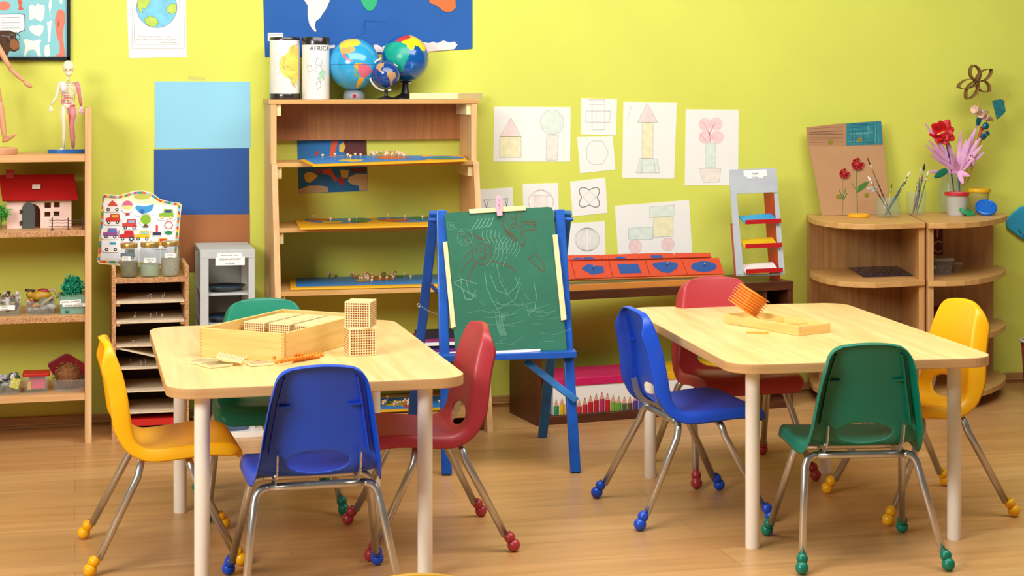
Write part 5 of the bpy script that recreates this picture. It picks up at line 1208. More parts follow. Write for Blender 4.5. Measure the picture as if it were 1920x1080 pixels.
def pencil_box(a0, a1, lidc, label, pens):
    t = thing('storage_box', label, 'box', tuple(bA+bd_*(a0+a1)/2+bn*.15)); hB = .145
    bb(a0+.004, .022, .0325, a1-.004, .26, hB).build('body', M_white, t, bevel=.001)
    bb(a0, .018, hB-.002, a1, .264, hB+.030).build('lid', mat(lidc, .4), t, bevel=.003)
    mb = MB(); n = len(pens); wd = (a1-a0-.01)/n
    for i, (c, hh) in enumerate(pens):
        x = a0+.005+wd*(i+.5); y = .0215
        def p_(u_, z_, l=0): return bA+bd_*(x+u_*wd*.46)+bn*(y-l)+V((0, 0, z_))
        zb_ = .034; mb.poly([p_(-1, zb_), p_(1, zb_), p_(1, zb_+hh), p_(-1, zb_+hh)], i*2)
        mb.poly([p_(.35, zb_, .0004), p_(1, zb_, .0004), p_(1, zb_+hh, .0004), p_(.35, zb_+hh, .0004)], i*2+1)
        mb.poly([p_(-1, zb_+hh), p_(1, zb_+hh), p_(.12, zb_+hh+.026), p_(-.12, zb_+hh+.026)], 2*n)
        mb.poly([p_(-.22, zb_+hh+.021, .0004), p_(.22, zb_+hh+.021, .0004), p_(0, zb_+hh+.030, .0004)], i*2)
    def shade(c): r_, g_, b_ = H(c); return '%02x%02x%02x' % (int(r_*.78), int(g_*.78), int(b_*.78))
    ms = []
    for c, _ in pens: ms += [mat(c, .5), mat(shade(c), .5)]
    mb.build('pencil_print', ms+[mat('d9a48a', .6)], t)
pc = [('f0c010', .038), ('f09030', .038), ('f07030', .030), ('e03028', .026), ('d02030', .032), ('c81828', .040), ('c81828', .046), ('c02a68', .050), ('c81828', .044), ('7ab028', .036), ('6aa828', .030), ('4a6a28', .026), ('6a4a28', .026), ('5a3a90', .034), ('4a5ab0', .038), ('2a8ac0', .034)]
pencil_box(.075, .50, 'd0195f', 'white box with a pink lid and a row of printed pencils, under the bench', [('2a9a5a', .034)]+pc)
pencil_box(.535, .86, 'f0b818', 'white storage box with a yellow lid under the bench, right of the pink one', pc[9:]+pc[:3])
t = thing('cardboard_box', 'plain tan cardboard box at the right end under the bench', 'box', tuple(bA+bd_*1.0+bn*.15))
bb(.875, .03, .0325, BL-.135, .25, .155).build('body', mat('c79a64', .7, var=.06), t, bevel=.002); bb(.90, .0285, .120, BL-.15, .0298, .145).build('tape', mat('e6dcc4', .5), t)
# red shape trays on a sloping stand
st = thing('tray_stand', 'sloping pale orange wooden stand carrying two rows of red shape trays', 'stand', tuple(bA+bd_*.4+bn*.1+V((0,0,BT))))
pS = bA+bn*.012+V((0,0,BT+.022)); sn = (V((0,0,1))*.80-bn*.60).normalized()
PS = lambda x, y, l: pl(x, y, pS, sn)+sn*l
a0 = (PS(1040, 523, 0)-bA).dot(bd_); a1 = (PS(1362, 519, 0)-bA).dot(bd_)
bb(a0, .002, BT, a1-.02, .016, BT+.024).build('front_rail', mat('d98c3c', .45), st, bevel=.001)
MB().prism([PS(x, y, -.006) for x, y in [(1040, 524), (1358, 516), (1328, 476), (1040, 484)]], -sn*.006).build('slope_board', mat('c9803a', .5), st)
for a_ in (a0+.01, a1-.05):
    q = bA+bd_*a_; MB().prism([q+bn*.01+V((0,0,BT)), q+bn*.15+V((0,0,BT)), q+bn*.15+V((0,0,BT+.095)), q+bn*.01+V((0,0,BT+.01))], bd_*.012).build('side_wedge', mat('c9803a', .5), st)
M_rt = mat('d4482c', .45, var=.04); M_bi = mat('1f4f9a', .4, var=.05)
def tray(cor, shp, knobs, label, up=0.):
    t = thing('shape_tray', label, 'shape tray', tuple(PS(*cor[0], 0)), group='red shape trays on the bench')
    MB().prism([PS(x, y, up) for x, y in cor], -sn*.006, 0).build('tray', M_rt, t, bevel=.0008)
    if shp: MB().prism([PS(x, y, up+.0008) for x, y in shp], -sn*.001, 0).build('inset', M_bi, t)
    for x, y in knobs:
        mb = MB(); c = PS(x, y, up+.001); R_ = sn.to_track_quat('Z', 'Y').to_matrix(); mb.lathe([(.002, 0), (.002, .008), (.0042, .010), (.004, .015), (.0001, .016)], c, 12, R=R_); mb.build('knob', M_metal, t, smooth=True)
tray([(1058, 484), (1070.5, 490), (1078.5, 523), (1055, 524)], None, [], 'red tray at the left end of the front row, mostly behind the easel leg')
tray([(1071.5, 489.5), (1141, 488), (1148.5, 520), (1080, 522.5)], [(1090, 504), (1101, 495.5), (1131, 500), (1133, 511), (1110, 515.5)], [(1112, 504)], 'red tray with a blue pentagon')
tray([(1142, 488), (1209.5, 487.5), (1219, 517.5), (1149.5, 520)], [(1157, 495), (1196, 495), (1203, 512), (1163, 513)], [], 'red tray with a blue square')
tray([(1210.5, 487.5), (1277, 485.5), (1289, 515), (1220, 517.5)], [(1222, 495), (1232, 492), (1250, 490.5), (1266, 492), (1271, 495), (1270, 503), (1255, 512.5), (1240, 510), (1228, 502)], [(1250, 498)], 'red tray with a blue curved triangle')
tray([(1278, 485.5), (1348, 483), (1358, 513), (1290, 515)], ell(1319.5, 500, 24, 10, 28), [(1320, 499)], 'red tray with a blue ellipse, right end of the front row')
for cor, shp, lb in (([(1060, 480), (1126, 479), (1128, 487.5), (1062, 489)], [(1072, 488.4), (1076, 485.5), (1084, 484.4), (1092, 486), (1098, 483.8), (1106, 483.6), (1114, 485.5), (1116, 487.7)], 'red tray with a blue double hump, left in the rear row'),
                     ([(1127, 479), (1195, 476.5), (1198, 486), (1129, 487.5)], [(1152, 486.8), (1155, 484), (1162, 482.3), (1170, 483.5), (1174, 486.4)], 'red tray with a blue half dome, second in the rear row'),
                     ([(1196, 476.5), (1262, 475.5), (1266, 484.6), (1199, 486)], [(1219, 480.5), (1240, 480.2), (1243, 485), (1221, 485.3)], 'red tray with a small blue rectangle, third in the rear row'),
                     ([(1264, 475.2), (1331, 475), (1334, 482.6), (1267, 484.4)], None, 'plain red tray at the right end of the rear row')):
    tray(cor, shp, [], lb, .004)
# paper stand
ps = thing('paper_stand', 'tall grey leaning paper stand with red ledges holding blue, yellow and white paper', 'paper stand', tuple(at(1420, 515, 6.74)))
YS = 6.78; pq = V((at(1420, 517, YS).x, 6.745, BT)); ndir = V((.03, -1, .22)).normalized()
PP_ = lambda x, y, l=0: pl(x, y, pq, ndir)+ndir*l
M_sg = mat('b9bfc4', .5, var=.05, scale=14); M_sr = mat('c01a20', .35)
MB().prism([PP_(x, y) for x, y in [(1368, 318), (1456, 315), (1459, 360), (1370, 364)]], -ndir*.006).build('head_board', M_sg, ps, bevel=.0008)
MB().prism([PP_(x, y) for x, y in [(1370, 364), (1381, 363), (1395, 515), (1381, 518)]], -ndir*.006).build('side_board', M_sg, ps, bevel=.0008)
MB().prism([PP_(x, y) for x, y in [(1452, 362), (1459, 360), (1472, 514), (1462, 516)]], -ndir*.006).build('side_board', M_sg, ps, bevel=.0008)
MB().prism([PP_(x, y) for x, y in [(1381, 514), (1462, 512), (1462, 516), (1382, 518)]], -ndir*.006).build('foot_board', M_sg, ps, bevel=.0008)
bk = V((.0, .13, 0))
for pts in ([(1452, 362), (1455, 400), (1462, 512)], [(1375, 420), (1383, 517)]):
    a_, b_ = PP_(*pts[0]), PP_(*pts[-1]); b_.z = BT+.001
    kk = .85 if pts[0][0] > 1400 else .25
    MB().prism([a_, b_, b_+bk*kk, V((a_.x, min(WALL-.02, a_.y+.14*kk), a_.z))], (.003, 0, 0)).build('side_flange', M_sr, ps)
for k, (yl, xl, c, x2) in enumerate(((415, 1394, '18a0e0', 1461), (460, 1394, 'f0c010', 1463), (507, 1395, 'f4ecec', 1464))):
    p, q = PP_(xl, yl+3, .020), PP_(x2, yl-0, .020); MB().bar(p, q, .004, .018, up=(0,0,1)).build('ledge', M_sr, ps, bevel=.0008)
    q1, q2 = PP_(xl-1, yl+3.5, .020), PP_(x2-9, yl-2, .020); q3 = q2+V((.012, .085, .020)); q4 = q1+V((.006, .085, .020)); q3.y = min(q3.y, WALL-.03); q4.y = min(q4.y, WALL-.03)
    pp = MB().prism([q1, q2, q3, q4], (0, 0, -.006)).build('coloured_paper', mat(c, .5)); tag(pp, ['stack of bright blue paper', 'stack of yellow paper', 'stack of white paper'][k]+' on the '+['upper', 'middle', 'lowest'][k]+' red ledge of the grey stand', 'paper stack')
label_card(1395, 318.5, 1437, 330, 6.0, 'бумага') if False else None
mb = MB(); mb.prism([PP_(x, y, .0012) for x, y in [(1394, 320), (1437, 318), (1438, 330), (1431, 331), (1430, 334), (1401, 335), (1400, 331), (1395, 331)]], -ndir*.0008, 0)
for tx, y, s_ in (('paper', 327, .013), ('бумага', 333.5, .008)):
    c = PP_(1416, y, .0018); text_mesh(tx, lambda x, yy: c+V((x, 0, 0))+V((0, .2, 1)).normalized()*yy, s_, 1, mb)
mb.build('label', [M_white, M_ink], ps)

# ------------------------------------------------------------ rounded corner shelves
CT = .769
def rnd_shelf(top_px, z, sc_=None):
    return [fl(x, y, CT) for x, y in top_px]
Lp = [(1513, 402), (1516, 406), (1522, 409.5), (1532, 412.5), (1548, 415.5), (1570, 418), (1600, 420), (1640, 420.5), (1690, 419), (1735, 417), (1697, 398.5)]
Rp = [(1741, 418.5), (1775, 418.5), (1810, 417.5), (1838, 415.5), (1862, 412), (1880, 408), (1889, 403.5), (1888, 400.5), (1875, 397), (1701, 398.5)]
def unit(pts_px, zs, label, left):
    P0 = [fl(x, y, CT) for x, y in pts_px]
    for p in P0: p.y = min(p.y, WALL-.004)
    t = thing('corner_shelf', label, 'shelf', tuple(sum(P0, V())/len(P0)-V((0,0,CT))))
    MB().prism([V((p.x, p.y, CT)) for p in P0], (0, 0, -.022)).build('top', M_cabtop, t, bevel=.0015)
    if left: fr_, bk_ = P0[-2], P0[-1]; w_ = V((-.026, 0, 0)); bx0, bx1 = P0[0].x+.004, bk_.x
    else: fr_, bk_ = P0[0], P0[-1]; w_ = V((.026, 0, 0)); bx0, bx1 = bk_.x, fl(1874, 397, CT).x-.0
    f_ = fr_+(bk_-fr_)*.03; g_ = bk_.copy(); g_.y = WALL-.02
    MB().prism([V((q.x, q.y, .045)) for q in (f_, f_+w_, g_+w_, g_)], (0, 0, CT-.022-.045)).build('side_panel', M_cab, t, bevel=.001)
    MB().box((bx0, WALL-.020, .045), (bx1, WALL-.006, CT-.022)).build('back_panel', M_cab, t)
    c0 = g_
    for z in zs:
        ins = [g_+(V((p.x, p.y, 0))-V((g_.x, g_.y, 0)))*.985 for p in P0]
        pts = [V((p.x, min(p.y, WALL-.022), z)) for p in ins]; MB().prism(pts, (0, 0, -.022)).build('shelf_board', M_cabtop, t, bevel=.001)
    for px in ((1560, 1700) if left else (1760, 1872)):
        q = fl(px, 740, .0); q = V((at(px, 740, 6.86).x, 6.88, 0)); MB().lathe([(.014, 0), (.018, .02), (.018, .026)], q, 16).build('foot', mat('2a2a2a' if left else '8a8070', .5), t)
    return t
unit(Lp, [.533, .30, .068], 'left beech corner shelf unit with quarter round shelves, under the cardboard picture', True)
unit(Rp, [.533, .300, .068], 'right beech corner shelf unit with rounded shelves, behind the yellow chair', False)
# dark patterned mat
mb = MB(); zz = .5335; mb.prism([fl(x, y, zz+.003) for x, y in [(1586, 499), (1680, 497), (1712, 516), (1618, 518.5)]], (0, 0, -.003), 0)
a_ = Art(lambda x, y, l: fl(x, y, zz+.003)+V((0,0,l)), mb); rnd = random.Random(9)
for i in range(9):
    for j in range(5):
        u_, v_ = (i+.5)/9, (j+.5)/5; x = 1588+94*u_+31*v_; y = 498.5+18.5*v_-1*u_; a_.fill(ell(x, y, 3.0, .9, 8), 1+(i+j) % 2, .0006)
tag(mb.build('patterned_mat', [mat('1d2140', .35, coat=.3), mat('4a5a9a', .4), mat('7a7aa8', .4)]), 'dark navy patterned sheet lying on the middle shelf of the left corner unit', 'mat')
# plastic boxes, red panel, basket in the right unit
t, cx, cy, w_, d_, zb_, zt = tub(1752, 1790, 490, 519, 6.66, .16, M_plastic, 'clear plastic box of small things on the shelf of the right corner unit', 'box', z0=.5335, lid=mat('c9cac4', .3, alpha=.5), nm='lidded_box')
junk(cx, cy, w_, d_, zb_+.006, zt-.02, ['b06a5a', '8a8a7a', 'd8c8b0', '6a7a6a'], 24, 21, t, r=.010)
t, cx, cy, w_, d_, zb_, zt = tub(1788, 1806, 497, 517, 6.74, .10, M_plastic, 'smaller clear plastic box half behind the other on the right corner unit', 'box', z0=.5335, lid=mat('c9cac4', .3, alpha=.5), nm='lidded_box')
t = thing('red_box', 'dark red box with cream lettering at the back of the right corner unit', 'box', tuple(at(1762, 480, 6.9)))
a0, a1 = at(1752, 430, 6.93), at(1768, 490, 6.93); mb = MB().box((a0.x, 6.93, .534), (a1.x, 6.96, at(1760, 428, 6.93).z)); mb.build('body', mat('6e1418', .5), t)
mb = MB(); c = V((a0.x+.012, 6.9292, .60)); text_mesh('C', lambda x, y: c+V((x, 0, y)), .075, 0, mb); c2_ = V((a0.x+.014, 6.9292, .665)); text_mesh('T', lambda x, y: c2_+V((x, 0, y)), .06, 0, mb); mb.build('lettering', mat('d9b890', .6), t)
bk_ = thing('wicker_basket', 'round wicker basket on the lower shelf behind the yellow chair', 'basket', tuple(at(1768, 612, 6.72)))
cx = at(1768, 600, 6.74).x; mb = MB()
for k in range(9): mb.tube([(cx+(.062+.0015*k+.003*math.sin(i*PI*.5+k*PI))*math.cos(2*PI*i/40), 6.76+(.062+.0015*k+.003*math.sin(i*PI*.5+k*PI))*math.sin(2*PI*i/40), .307+k*.0085) for i in range(41)], .0036, 6, caps=False)
mb.build('wicker', mat('8a4a22', .6, var=.4, scale=70), bk_, smooth=True)
mb = MB(); mb.lathe([(.0001, 0), (.06, 0), (.06, .004), (.0001, .004)], (cx, 6.76, .3005), 24); mb.build('base', mat('7a1a14', .6), bk_)
junk(cx, 6.76, .05, .05, .345, .385, ['2a7a2a', 'a02a3a', '3f8f3a', 'c23a4a'], 16, 31, bk_, r=.02)
t = thing('toy_pile', 'red and white toy on the bottom shelf seen through the yellow chair', 'toy', tuple(at(1812, 715, 6.7)))
mb = MB(); mb.ball(at(1812, 712, 6.72)+V((0,0,-.004)), .028, 16, sc=(1, .8, .5)); mb.build('red_part', mat('a01c20', .4), t, smooth=True); mb = MB(); mb.obox(at(1815, 722, 6.69), (.06, .03, .012), Matrix.Rotation(.3, 3, 'Y')); mb.build('white_part', mat('dcd8cc', .4), t, bevel=.002)

# ---- on top of the corner units
CZ = CT+.0005
nC = V((0, -1, .12)).normalized(); pC = V((3.2, 6.93, CT))
PK = lambda x, y, l: pl(x, y, pC, nC)+nC*l
t = thing('cardboard_picture', 'leaning brown cardboard picture with two red quilled flowers and a blue painted band', 'picture', tuple(PK(1600, 400, 0)))
crd = [(1512, 239), (1560, 233), (1652, 226.5), (1654, 240), (1662, 330), (1668, 402), (1541, 404), (1528, 330), (1516, 275)]
MB().prism([PK(x, y, 0) for x, y in crd], -nC*.004, 0).build('sheet', mat('bd9064', .8, var=.04, scale=12, name='cardboard'), t)
a_ = Art(PK)
a_.fill([(1512, 239), (1560, 233), (1652, 226.5), (1656, 272), (1590, 274), (1516, 274)], 6, .0006)
a_.fill([(1587, 231.5), (1652, 227), (1655, 271), (1587, 273)], 0, .0009)
rnd = random.Random(4)
for k in range(12): x = rnd.uniform(1588, 1650); a_.line([(x, 231+rnd.uniform(0, 6)), (x+rnd.uniform(-2, 3), 268)], 1.2, 1+k % 2, .0012)
for k in range(12): y = rnd.uniform(232, 270); x = rnd.uniform(1587, 1605); a_.line([(x, y), (x+rnd.uniform(20, 46), y+rnd.uniform(-3, 2))], 1.3, 1+(k % 3) % 2, .0012)
for k in range(10): y = rnd.uniform(240, 268); a_.line([(1517, y), (1580, y+rnd.uniform(-4, 1))], .5, 3, .0010)
a_.line([(1606, 320), (1606, 350), (1608, 404)], 1.4, 4, .0010); a_.line([(1580, 338), (1580, 404)], .6, 4, .001)
a_.fill([(1606, 362), (1610, 348), (1620, 342), (1630, 340), (1622, 352), (1614, 358)], 4, .0012); a_.fill([(1604, 356), (1597, 344), (1595, 340), (1602, 350)], 4, .0012)
for q in ([(1580, 372), (1573, 356)], [(1580, 372), (1586, 352)], [(1580, 374), (1570, 366)], [(1581, 376), (1588, 362)]): a_.line(q, 1.6, 4, .0011)
for cx, cy in ((1557, 267), (1612, 262), (1572, 369), (1625, 366)): a_.fill(ell(cx, cy, 4.5, 4.5, 16), 5, .0014)
a_.mb.build('painting', [mat('2b7e86', .8, var=.1, scale=40), mat('1b6c80', .8), mat('5fa0a0', .8), mat('7e5a44', .8), mat('3f7a34', .7), mat('8a7c18', .7), mat('b0825a', .8)], t)
for cx, cy, r in ((1582, 325.5, 4.2), (1607, 308, 5.3)):
    mb = MB(); R_ = nC.to_track_quat('Z', 'Y').to_matrix()
    for k in range(8):
        a__ = 2*PI*k/8; x, y = (cx+r*1.55*math.cos(a__), cy+r*1.55*math.sin(a__)) if k < 7 else (cx, cy)
        c = PK(x, y, .0); rr = r*.47/430; rr = r*.62*.00215; mb.lathe([(rr*1.0, .001), (rr*1.15, .012), (rr*.95, .012), (rr*.85, .002)], c, 12, R=R_)
    mb.ball(PK(cx, cy, .003), r*.0026, 10); mb.build('quilled_flower', mat('b3141c', .5, var=.2, scale=90), t, smooth=True)
def clip_lid(c, r, col, label, tilt=(0, 0), nm='pot_cover'):
    R_ = Matrix.Rotation(tilt[0], 3, 'X')@Matrix.Rotation(tilt[1], 3, 'Y'); mb = MB()
    mb.lathe([(r*.9, -.010), (r, -.010), (r*1.02, -.006), (r, .0), (r*.90, .003), (r*.84, .000), (r*.3, .001), (.0001, .002)], c, 40, R=R_)
    for k in range(8): a__ = 2*PI*k/8; mb.obox(V(c)+R_@V((r*.6*math.cos(a__), r*.6*math.sin(a__), .0015)), (r*.35, .003, .003), R_@Matrix.Rotation(a__, 3, 'Z'))
    return tag(mb.build(nm, mat(col, .3), smooth='auto'), label, 'lid')
c = at(1610, 404, 6.83); clip_lid((c.x, c.y, CZ+.0105), .046, 'f0a81c', 'orange plastic lid lying in front of the cardboard picture')
c = at(1815, 398, 6.78); clip_lid((c.x, 6.80, CZ+.026), .046, '1f9a5c', 'green plastic lid leaning against the blue one', (math.radians(24), math.radians(22)))
c = at(1849, 392, 6.80); clip_lid((c.x, 6.80, CZ+.036), .046, '1568c8', 'bright blue plastic lid propped up at the right of the green one', (math.radians(38), math.radians(-14)))
def brush(mb_t, p, q, col, tip, label, wtip=.004, grp='brushes'):
    p, q = V(p), V(q); d = (q-p).normalized(); L_ = (q-p).length
    t = thing('paint_brush', label, 'brush', tuple(p), group=grp)
    MB().tube([p, p+d*L_*.4, p+d*L_*.72], [.0016, .0030, .0020], 8).build('handle', mat(col, .35, coat=.3), t, smooth=True)
    MB().tube([p+d*L_*.72, p+d*L_*.86], [.0022, wtip*.7], 8).build('ferrule', M_metal, t, smooth=True)
    MB().tube([p+d*L_*.86, p+d*L_*.92, q], [wtip*.7, wtip, .0006], 8).build('bristles', mat(tip, .8), t, smooth=True)
c = at(1664.5, 404, 6.80); JX, JY = c.x, 6.80
gj = thing('glass_jar', 'squat glass jar full of paint brushes in front of the cardboard picture', 'jar', (JX, JY, CZ))
rj = at(1687, 400, 6.8).x-JX; hj = zat(1665, 369, 6.8)-CZ
pr = [(rj*.85, 0), (rj*.98, .006), (rj, hj*.25), (rj, hj*.62), (rj*.88, hj*.80), (rj*.92, hj)]
MB().lathe(pr+[(a__-.003, max(b__, .004)) for a__, b__ in pr][::-1]+[(.0001, .004)], (JX, JY, CZ), 36).build('glass', mat('a8c0a4', .06, alpha=.13), gj, smooth=True)
for k, (bx0_, tx, ty, col, tp_, lb, wt_) in enumerate([(.012, 1625, 293, '4a2416', '2a1a14', 'tall dark brown brush leaning left in the squat jar', .003), (.015, 1627, 330, '2e1c18', 'f0ece4', 'brush with a white tip leaning far left in the squat jar', .0055), (-.012, 1708, 320, '1c4f7a', 'e8dcc8', 'blue brush with a cream tip leaning right in the squat jar', .005),
        (-.015, 1700, 338, '2a3a4a', '4a3a30', 'thin dark brush leaning right in the squat jar', .003), (.0, 1672, 344, 'c9a23a', '5a3a1a', 'short yellow brush upright in the squat jar', .003), (-.004, 1686, 356, '1a6a9a', '3a5a8a', 'short blue brush low in the squat jar', .003)]):
    brush(None, (JX+bx0_, JY+.01*(k % 3-1), CZ+.007), at(tx, ty, JY+.012*(k % 3-1)), col, tp_, lb, wt_, 'brushes in the squat jar')
mb = MB(); c = at(1637, 356, 6.83); rnd = random.Random(6)
for k in range(7): mb.ball(c+V((rnd.uniform(-.018, .018), 0, rnd.uniform(-.010, .012))), .010, 10, sc=(1, .7, .7))
tag(mb.build('cotton_tuft', mat('d8d8cc', .5, alpha=.6), smooth=True), 'small translucent tuft stuck on the cardboard picture by the jar', 'tuft')
c = at(1718, 399, 6.90); GX = c.x; rg = at(1736, 399, 6.9).x-GX; hg = zat(1718, 359, 6.9)-CZ
gg = thing('drinking_glass', 'straight drinking glass holding thin paint brushes', 'glass', (GX, 6.90, CZ))
MB().lathe([(rg*.88, 0), (rg, hg), (rg*.95, hg), (rg*.83, .005), (.0001, .005)], (GX, 6.90, CZ), 32).build('glass', M_glass, gg, smooth='auto')
for k, (dx, tx, ty, col, tp_, lb, wt_) in enumerate([(.0, 1726, 314, '3a7a5a', 'd8d4cc', 'green brush with a pale tip in the drinking glass', .003), (.004, 1734, 306, '7a2a4a', '1c2c24', 'brush with a round black tip, tallest in the drinking glass', .006), (-.006, 1732, 330, '8a2a6a', 'e0d8c8', 'purple brush in the drinking glass', .004), (.006, 1741, 320, '2a6a4a', 'e8e4dc', 'dark green brush leaning right in the drinking glass', .004), (-.010, 1721, 335, 'b0506a', 'c8a878', 'pink brush in the drinking glass', .003), (-.002, 1728, 328, '6a4a9a', 'c8b8a8', 'violet brush in the drinking glass', .003)]):
    brush(None, (GX+dx-.006, 6.90+.008*(k % 3-1), CZ+.006), at(tx, ty, 6.90+.010*(k % 3-1)), col, tp_, lb, wt_, 'brushes in the drinking glass')
# vase with craft flowers
VX = at(1789, 400, 6.90).x; rv = at(1812, 400, 6.9).x-VX; hv = zat(1789, 325, 6.9)-CZ
vs_ = thing('glass_vase', 'tall clear glass vase holding the craft flowers', 'vase', (VX, 6.93, CZ))
MB().lathe([(rv*.8, 0), (rv*.9, hv*.15), (rv*.95, hv*.6), (rv*.7, hv*.84), (rv*.8, hv), (rv*.72, hv), (rv*.62, hv*.84), (rv*.86, hv*.6), (rv*.8, .006), (.0001, .006)], (VX, 6.93, CZ), 32).build('glass', M_glass, vs_, smooth=True)
PX_ = at(1794, 400, 6.82).x; rp = at(1813, 380, 6.82).x-PX_; hp = zat(1794, 362, 6.82)-CZ
t = thing('plastic_pot', 'frosted plastic pot with a red rim in front of the vase', 'pot', (PX_, 6.82, CZ))
MB().lathe([(rp*.84, 0), (rp, hp), (rp*.95, hp), (rp*.80, .004), (.0001, .004)], (PX_, 6.82, CZ), 36).build('pot', mat('d2cfc2', .35, alpha=.6), t, smooth='auto')
MB().lathe([(rp*1.02, hp-.010), (rp*1.10, hp-.008), (rp*1.10, hp+.003), (rp*.96, hp+.003), (rp*.96, hp-.008)], (PX_, 6.82, CZ), 36).build('red_rim', mat('c8242c', .35), t, smooth='auto')
YX = at(1835, 380, 6.92).x; ry = at(1854, 370, 6.92).x-YX; hy = zat(1835, 358, 6.92)-CZ
t = thing('plastic_pot', 'frosted pot with a yellow lid at the back, right of the vase', 'pot', (YX, 6.92, CZ))
MB().lathe([(ry*.8, 0), (ry*.95, hy), (ry*.9, hy), (ry*.76, .004), (.0001, .004)], (YX, 6.92, CZ), 36).build('pot', mat('cfc06a', .35, alpha=.6), t, smooth='auto')
MB().lathe([(ry*1.05, hy-.004), (ry*1.08, hy), (ry*1.05, hy+.010), (ry*.9, hy+.012), (.0001, hy+.010)], (YX, 6.92, CZ), 36).build('lid', mat('eab41c', .35), t, smooth='auto')
YV = 6.90
def VP_(x, y, d=0.): return at(x, y, YV+d)
rfw = thing('craft_flower', 'large red artificial flower with a dark blue stem leaning left in the vase', 'flower', tuple(VP_(1790, 395)))
MB().tube([VP_(1792, 385), VP_(1779, 290, -.02), VP_(1767, 245, -.03)], .0032, 8).build('stem', mat('23425e', .5), rfw, smooth=True)
rnd = random.Random(12)
def petal(mb, base, dirv, nrm_, L_, W_, mi=0, curl=.3):
    dirv = dirv.normalized(); sd = dirv.cross(nrm_).normalized(); n = 6; vs = []
    for i in range(n+1):
        t_ = i/n; w_ = W_*math.sin(PI*min(.96, .12+t_*.86))**.7; c = base+dirv*L_*t_+nrm_*(curl*L_*t_*t_)
        for s__ in (-1, -.5, 0, .5, 1): vs.append(c+sd*w_*s__*.5+nrm_*(-.12*W_*s__*s__+rnd.uniform(-.03, .03)*W_))
    fs = [(i*5+j, i*5+j+1, (i+1)*5+j+1, (i+1)*5+j) for i in range(n) for j in range(4)]; mb.add(vs, fs, mi)
c = VP_(1767, 247, -.03); view = (V((0,0,HC))-c).normalized()
for ring_, (n_, L_, W_, cu) in enumerate(((8, .060, .045, .15), (7, .045, .036, .45), (5, .03, .026, .9))):
    for k in range(n_):
        mb = MB(); a__ = 2*PI*k/n_+ring_*.5+.2; e1_ = V((1, 0, 0)); e2_ = V((0, .1, 1)).normalized()
        petal(mb, c+view*.004*ring_, e1_*math.cos(a__)+e2_*math.sin(a__), view, L_*rnd.uniform(.8, 1.15), W_, 0, cu); mb.build('petal', mat('cc1420', .5, var=.15, scale=40), rfw, smooth=True)
mb = MB(); mb.tube([c, c+V((.0, -.02, .0)), VP_(1758, 252, -.08)], [.004, .004, .003], 8); mb.build('stamen', mat('e6b46a', .6), rfw, smooth=True)
pk = thing('craft_flower', 'pink paper flower with many long pointed petals spreading from the vase', 'flower', tuple(VP_(1800, 390)))
M_pk = mat('dfa6d0', .6, var=.12, scale=30)
mb = MB(); mb.tube([VP_(1800, 380), VP_(1798, 340), VP_(1796, 318)], .004, 8); mb.build('stem', mat('3a6a80', .5), pk, smooth=True)
for k, (tx, ty, d) in enumerate([(1735, 232, -.02), (1741, 262, -.03), (1736, 272, 0), (1745, 290, -.04), (1742, 322, -.03), (1760, 300, -.04), (1773, 256, .02), (1801, 246, .02), (1822, 252, -.01), (1832, 262, .02), (1842, 272, -.02), (1838, 258, .0), (1832, 236, .02), (1814, 290, -.05), (1824, 300, -.04), (1790, 300, -.05), (1846, 285, .0), (1812, 262, 0), (1785, 285, -.05), (1818, 330, -.05), (1806, 345, -.05)]):
    base = VP_(1797, 322, -.01); tip = VP_(tx, ty, d); mb = MB(); v_ = (V((0,0,HC))-base).normalized(); petal(mb, base, tip-base, v_, (tip-base).length, .021, 0, .12)
    mb.build('petal', M_pk, pk, smooth=True)
lf = thing('paper_leaf', 'dark green paper leaf sticking out left of the vase rim', 'leaf', tuple(VP_(1775, 325)))
mb = MB(); b_ = VP_(1776, 318, -.03); petal(mb, b_, VP_(1752, 333, -.05)-b_, (V((0,0,HC))-b_).normalized(), (VP_(1752, 333, -.05)-b_).length, .032, 0, .1); mb.build('blade', mat('0f6a48', .5), lf, smooth=True)
sp_ = thing('spotted_bow', 'pink spotted paper roll stuck in the vase', 'paper', tuple(VP_(1820, 305)))
mb = MB(); c = VP_(1822, 302, -.02); mb.ball(c, .024, 20, 0, (.7, .5, 1.1)); rnd2 = random.Random(2)
d_ = MB()
for k in range(22):
    a__ = rnd2.uniform(0, 2*PI); b__ = rnd2.uniform(-1.2, 1.2); q = c+V((.024*.7*math.cos(b__)*math.cos(a__), -abs(.024*.5*math.cos(b__)*math.sin(a__)), .024*1.1*math.sin(b__))); d_.ball(q, .0024, 6)
mb.build('roll', mat('e9b6c8', .6), sp_, smooth=True); d_.build('spots', mat('8a2a3a', .6), sp_)
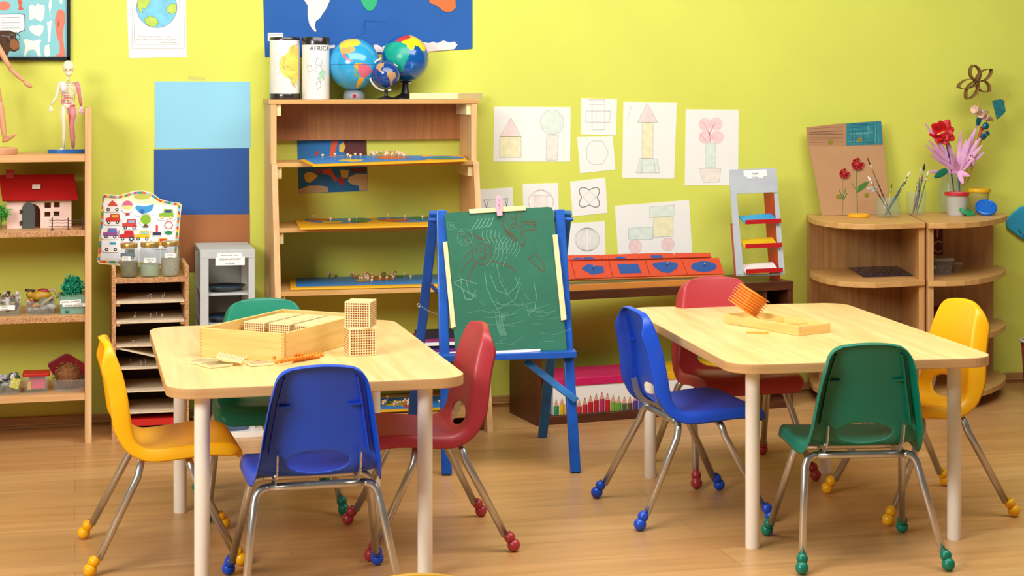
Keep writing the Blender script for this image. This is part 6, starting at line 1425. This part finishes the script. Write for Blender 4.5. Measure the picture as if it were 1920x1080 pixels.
# toilet-roll flower
rl_ = thing('craft_flower', 'five petal flower of brown paper rings on a thin stick, highest of the flowers', 'flower', tuple(VP_(1834, 200)))
MB().tube([VP_(1833, 152), VP_(1835, 200), VP_(1822, 290), VP_(1806, 350)], .0018, 8).build('stick', mat('d09a3a', .5), rl_, smooth=True)
cc_ = (1835, 152)
for tx, ty, wd in ((1828, 122, 9), (1862, 130, 8), (1858, 171, 9.5), (1816, 186, 9), (1800, 163, 8)):
    dx, dy = tx-cc_[0], ty-cc_[1]; L_ = math.hypot(dx, dy); nx, ny = -dy/L_, dx/L_; pts = []
    for i in range(25):
        t_ = 2*PI*i/24; u_ = .5-.5*math.cos(t_); w_ = math.sin(t_)*wd*(1 if u_ < .999 else 1)*(math.sin(PI*min(1, u_+.02))**.25 if 0 < u_ < 1 else 0)
        pts.append((cc_[0]+dx*u_+nx*w_, cc_[1]+dy*u_+ny*w_))
    mb = MB(); F_ = [VP_(x, y, -.022) for x, y in pts]; B_ = [p+V((0, .032, 0)) for p in F_]; n = len(F_)
    mb.add(F_+B_, [(i, i+1, n+i+1, n+i) for i in range(n-1)]); o = mb.build('petal_ring', mat('7a5428', .7, var=.1), rl_, smooth=True); m_ = o.modifiers.new('s', 'SOLIDIFY'); m_.thickness = .0018
# egg-box flowers cluster
eg = thing('craft_flower', 'pale egg-box bell flowers with blue foil balls at the right of the bouquet', 'flower', tuple(VP_(1845, 240)))
M_egg = mat('d9b8a0', .7, var=.15, scale=40)
for (x0_, y0_), (x1_, y1_) in (((1846, 212), (1826, 205)), ((1862, 225), (1845, 218)), ((1852, 208), (1838, 214))):
    p, q = VP_(x0_, y0_), VP_(x1_, y1_, -.03); mb = MB(); d = (p-q).normalized(); R_ = (-d).to_track_quat('Z', 'Y').to_matrix(); L_ = (p-q).length
    mb.lathe([(.002, 0), (.010, L_*.3), (.016, L_*.8), (.019, L_), (.017, L_), (.008, L_*.3)], p, 12, R=R_); mb.build('bell', M_egg, eg, smooth=True)
rnd3 = random.Random(8); mb = MB()
for x, y, r in ((1835, 226, .013), (1848, 236, .016), (1844, 256, .014), (1834, 232, .010), (1852, 250, .010)): mb.ball(VP_(x, y, -.02), r, 9)
for v_ in range(len(mb.v)): mb.v[v_] += V((rnd3.uniform(-1, 1), rnd3.uniform(-1, 1), rnd3.uniform(-1, 1)))*.0015
mb.build('foil_ball', mat('1f6f8f', .2, metal=.6, var=.3, scale=60), eg)
MB().tube([VP_(1855, 200), VP_(1848, 240), VP_(1815, 340)], .0018, 8).build('stick', mat('d09a3a', .5), eg, smooth=True)
mb = MB(); p = VP_(1822, 262); mb.tube([VP_(1842, 238), VP_(1832, 268)], [.009, .004], 8); mb.build('red_stem', mat('b83a3a', .5), eg, smooth=True)
cr = thing('craft_flower', 'teal painted cardboard scrap on a yellow stick, far right of the bouquet', 'flower', tuple(VP_(1870, 205)))
MB().prism([VP_(x, y, -.02) for x, y in [(1861, 189), (1876, 186), (1883, 188), (1884, 198), (1886, 208), (1880, 216), (1870, 224), (1866, 210)]], (0, .004, 0)).build('cardboard', mat('1c6f70', .7, var=.3, scale=60), cr)
MB().tube([VP_(1893, 175), VP_(1876, 205), VP_(1840, 260), VP_(1812, 345)], .0016, 8).build('stick', mat('d9a83a', .5), cr, smooth=True)
# blue felt thing and bin at the right edge
bf = thing('felt_flower', 'blue felt shape on the wall at the right edge', 'decoration', tuple(at(1910, 420, WALL-.01)))
MB().prism([at(x, y, WALL-.022) for x, y in [(1888, 412), (1900, 400), (1915, 388), (1950, 380), (1960, 470), (1920, 449), (1910, 443), (1890, 428)]], (0, .014, 0)).build('felt', mat('2a9cc0', .8, var=.08), bf, bevel=.004)
mb = MB(); 
for x, y in ((1914, 436), (1919, 442), (1911, 432)): mb.ball(at(x, y, WALL-.023), .004, 8)
mb.build('bead', mat('14566e', .5), bf)
hb = thing('hanging_bucket', 'pale rimmed reddish bucket just showing at the right edge', 'bucket', tuple(fl(1942, 745, 0)))
c = fl(1946, 742, 0); zt = .30
hz_ = zat(1915, 640, c.y)
MB().lathe([(.055, 0), (.062, hz_*.5), (.070, hz_), (.064, hz_), (.05, .01), (.0001, .01)], c, 32).build('wall', mat('8a3024', .6, var=.3, scale=40), hb, smooth=True)
MB().tube([c+V((.071*math.cos(2*PI*i/32), .071*math.sin(2*PI*i/32), hz_)) for i in range(33)], .006, 8, caps=False).build('rim', mat('c9c4bc', .4), hb, smooth=True)
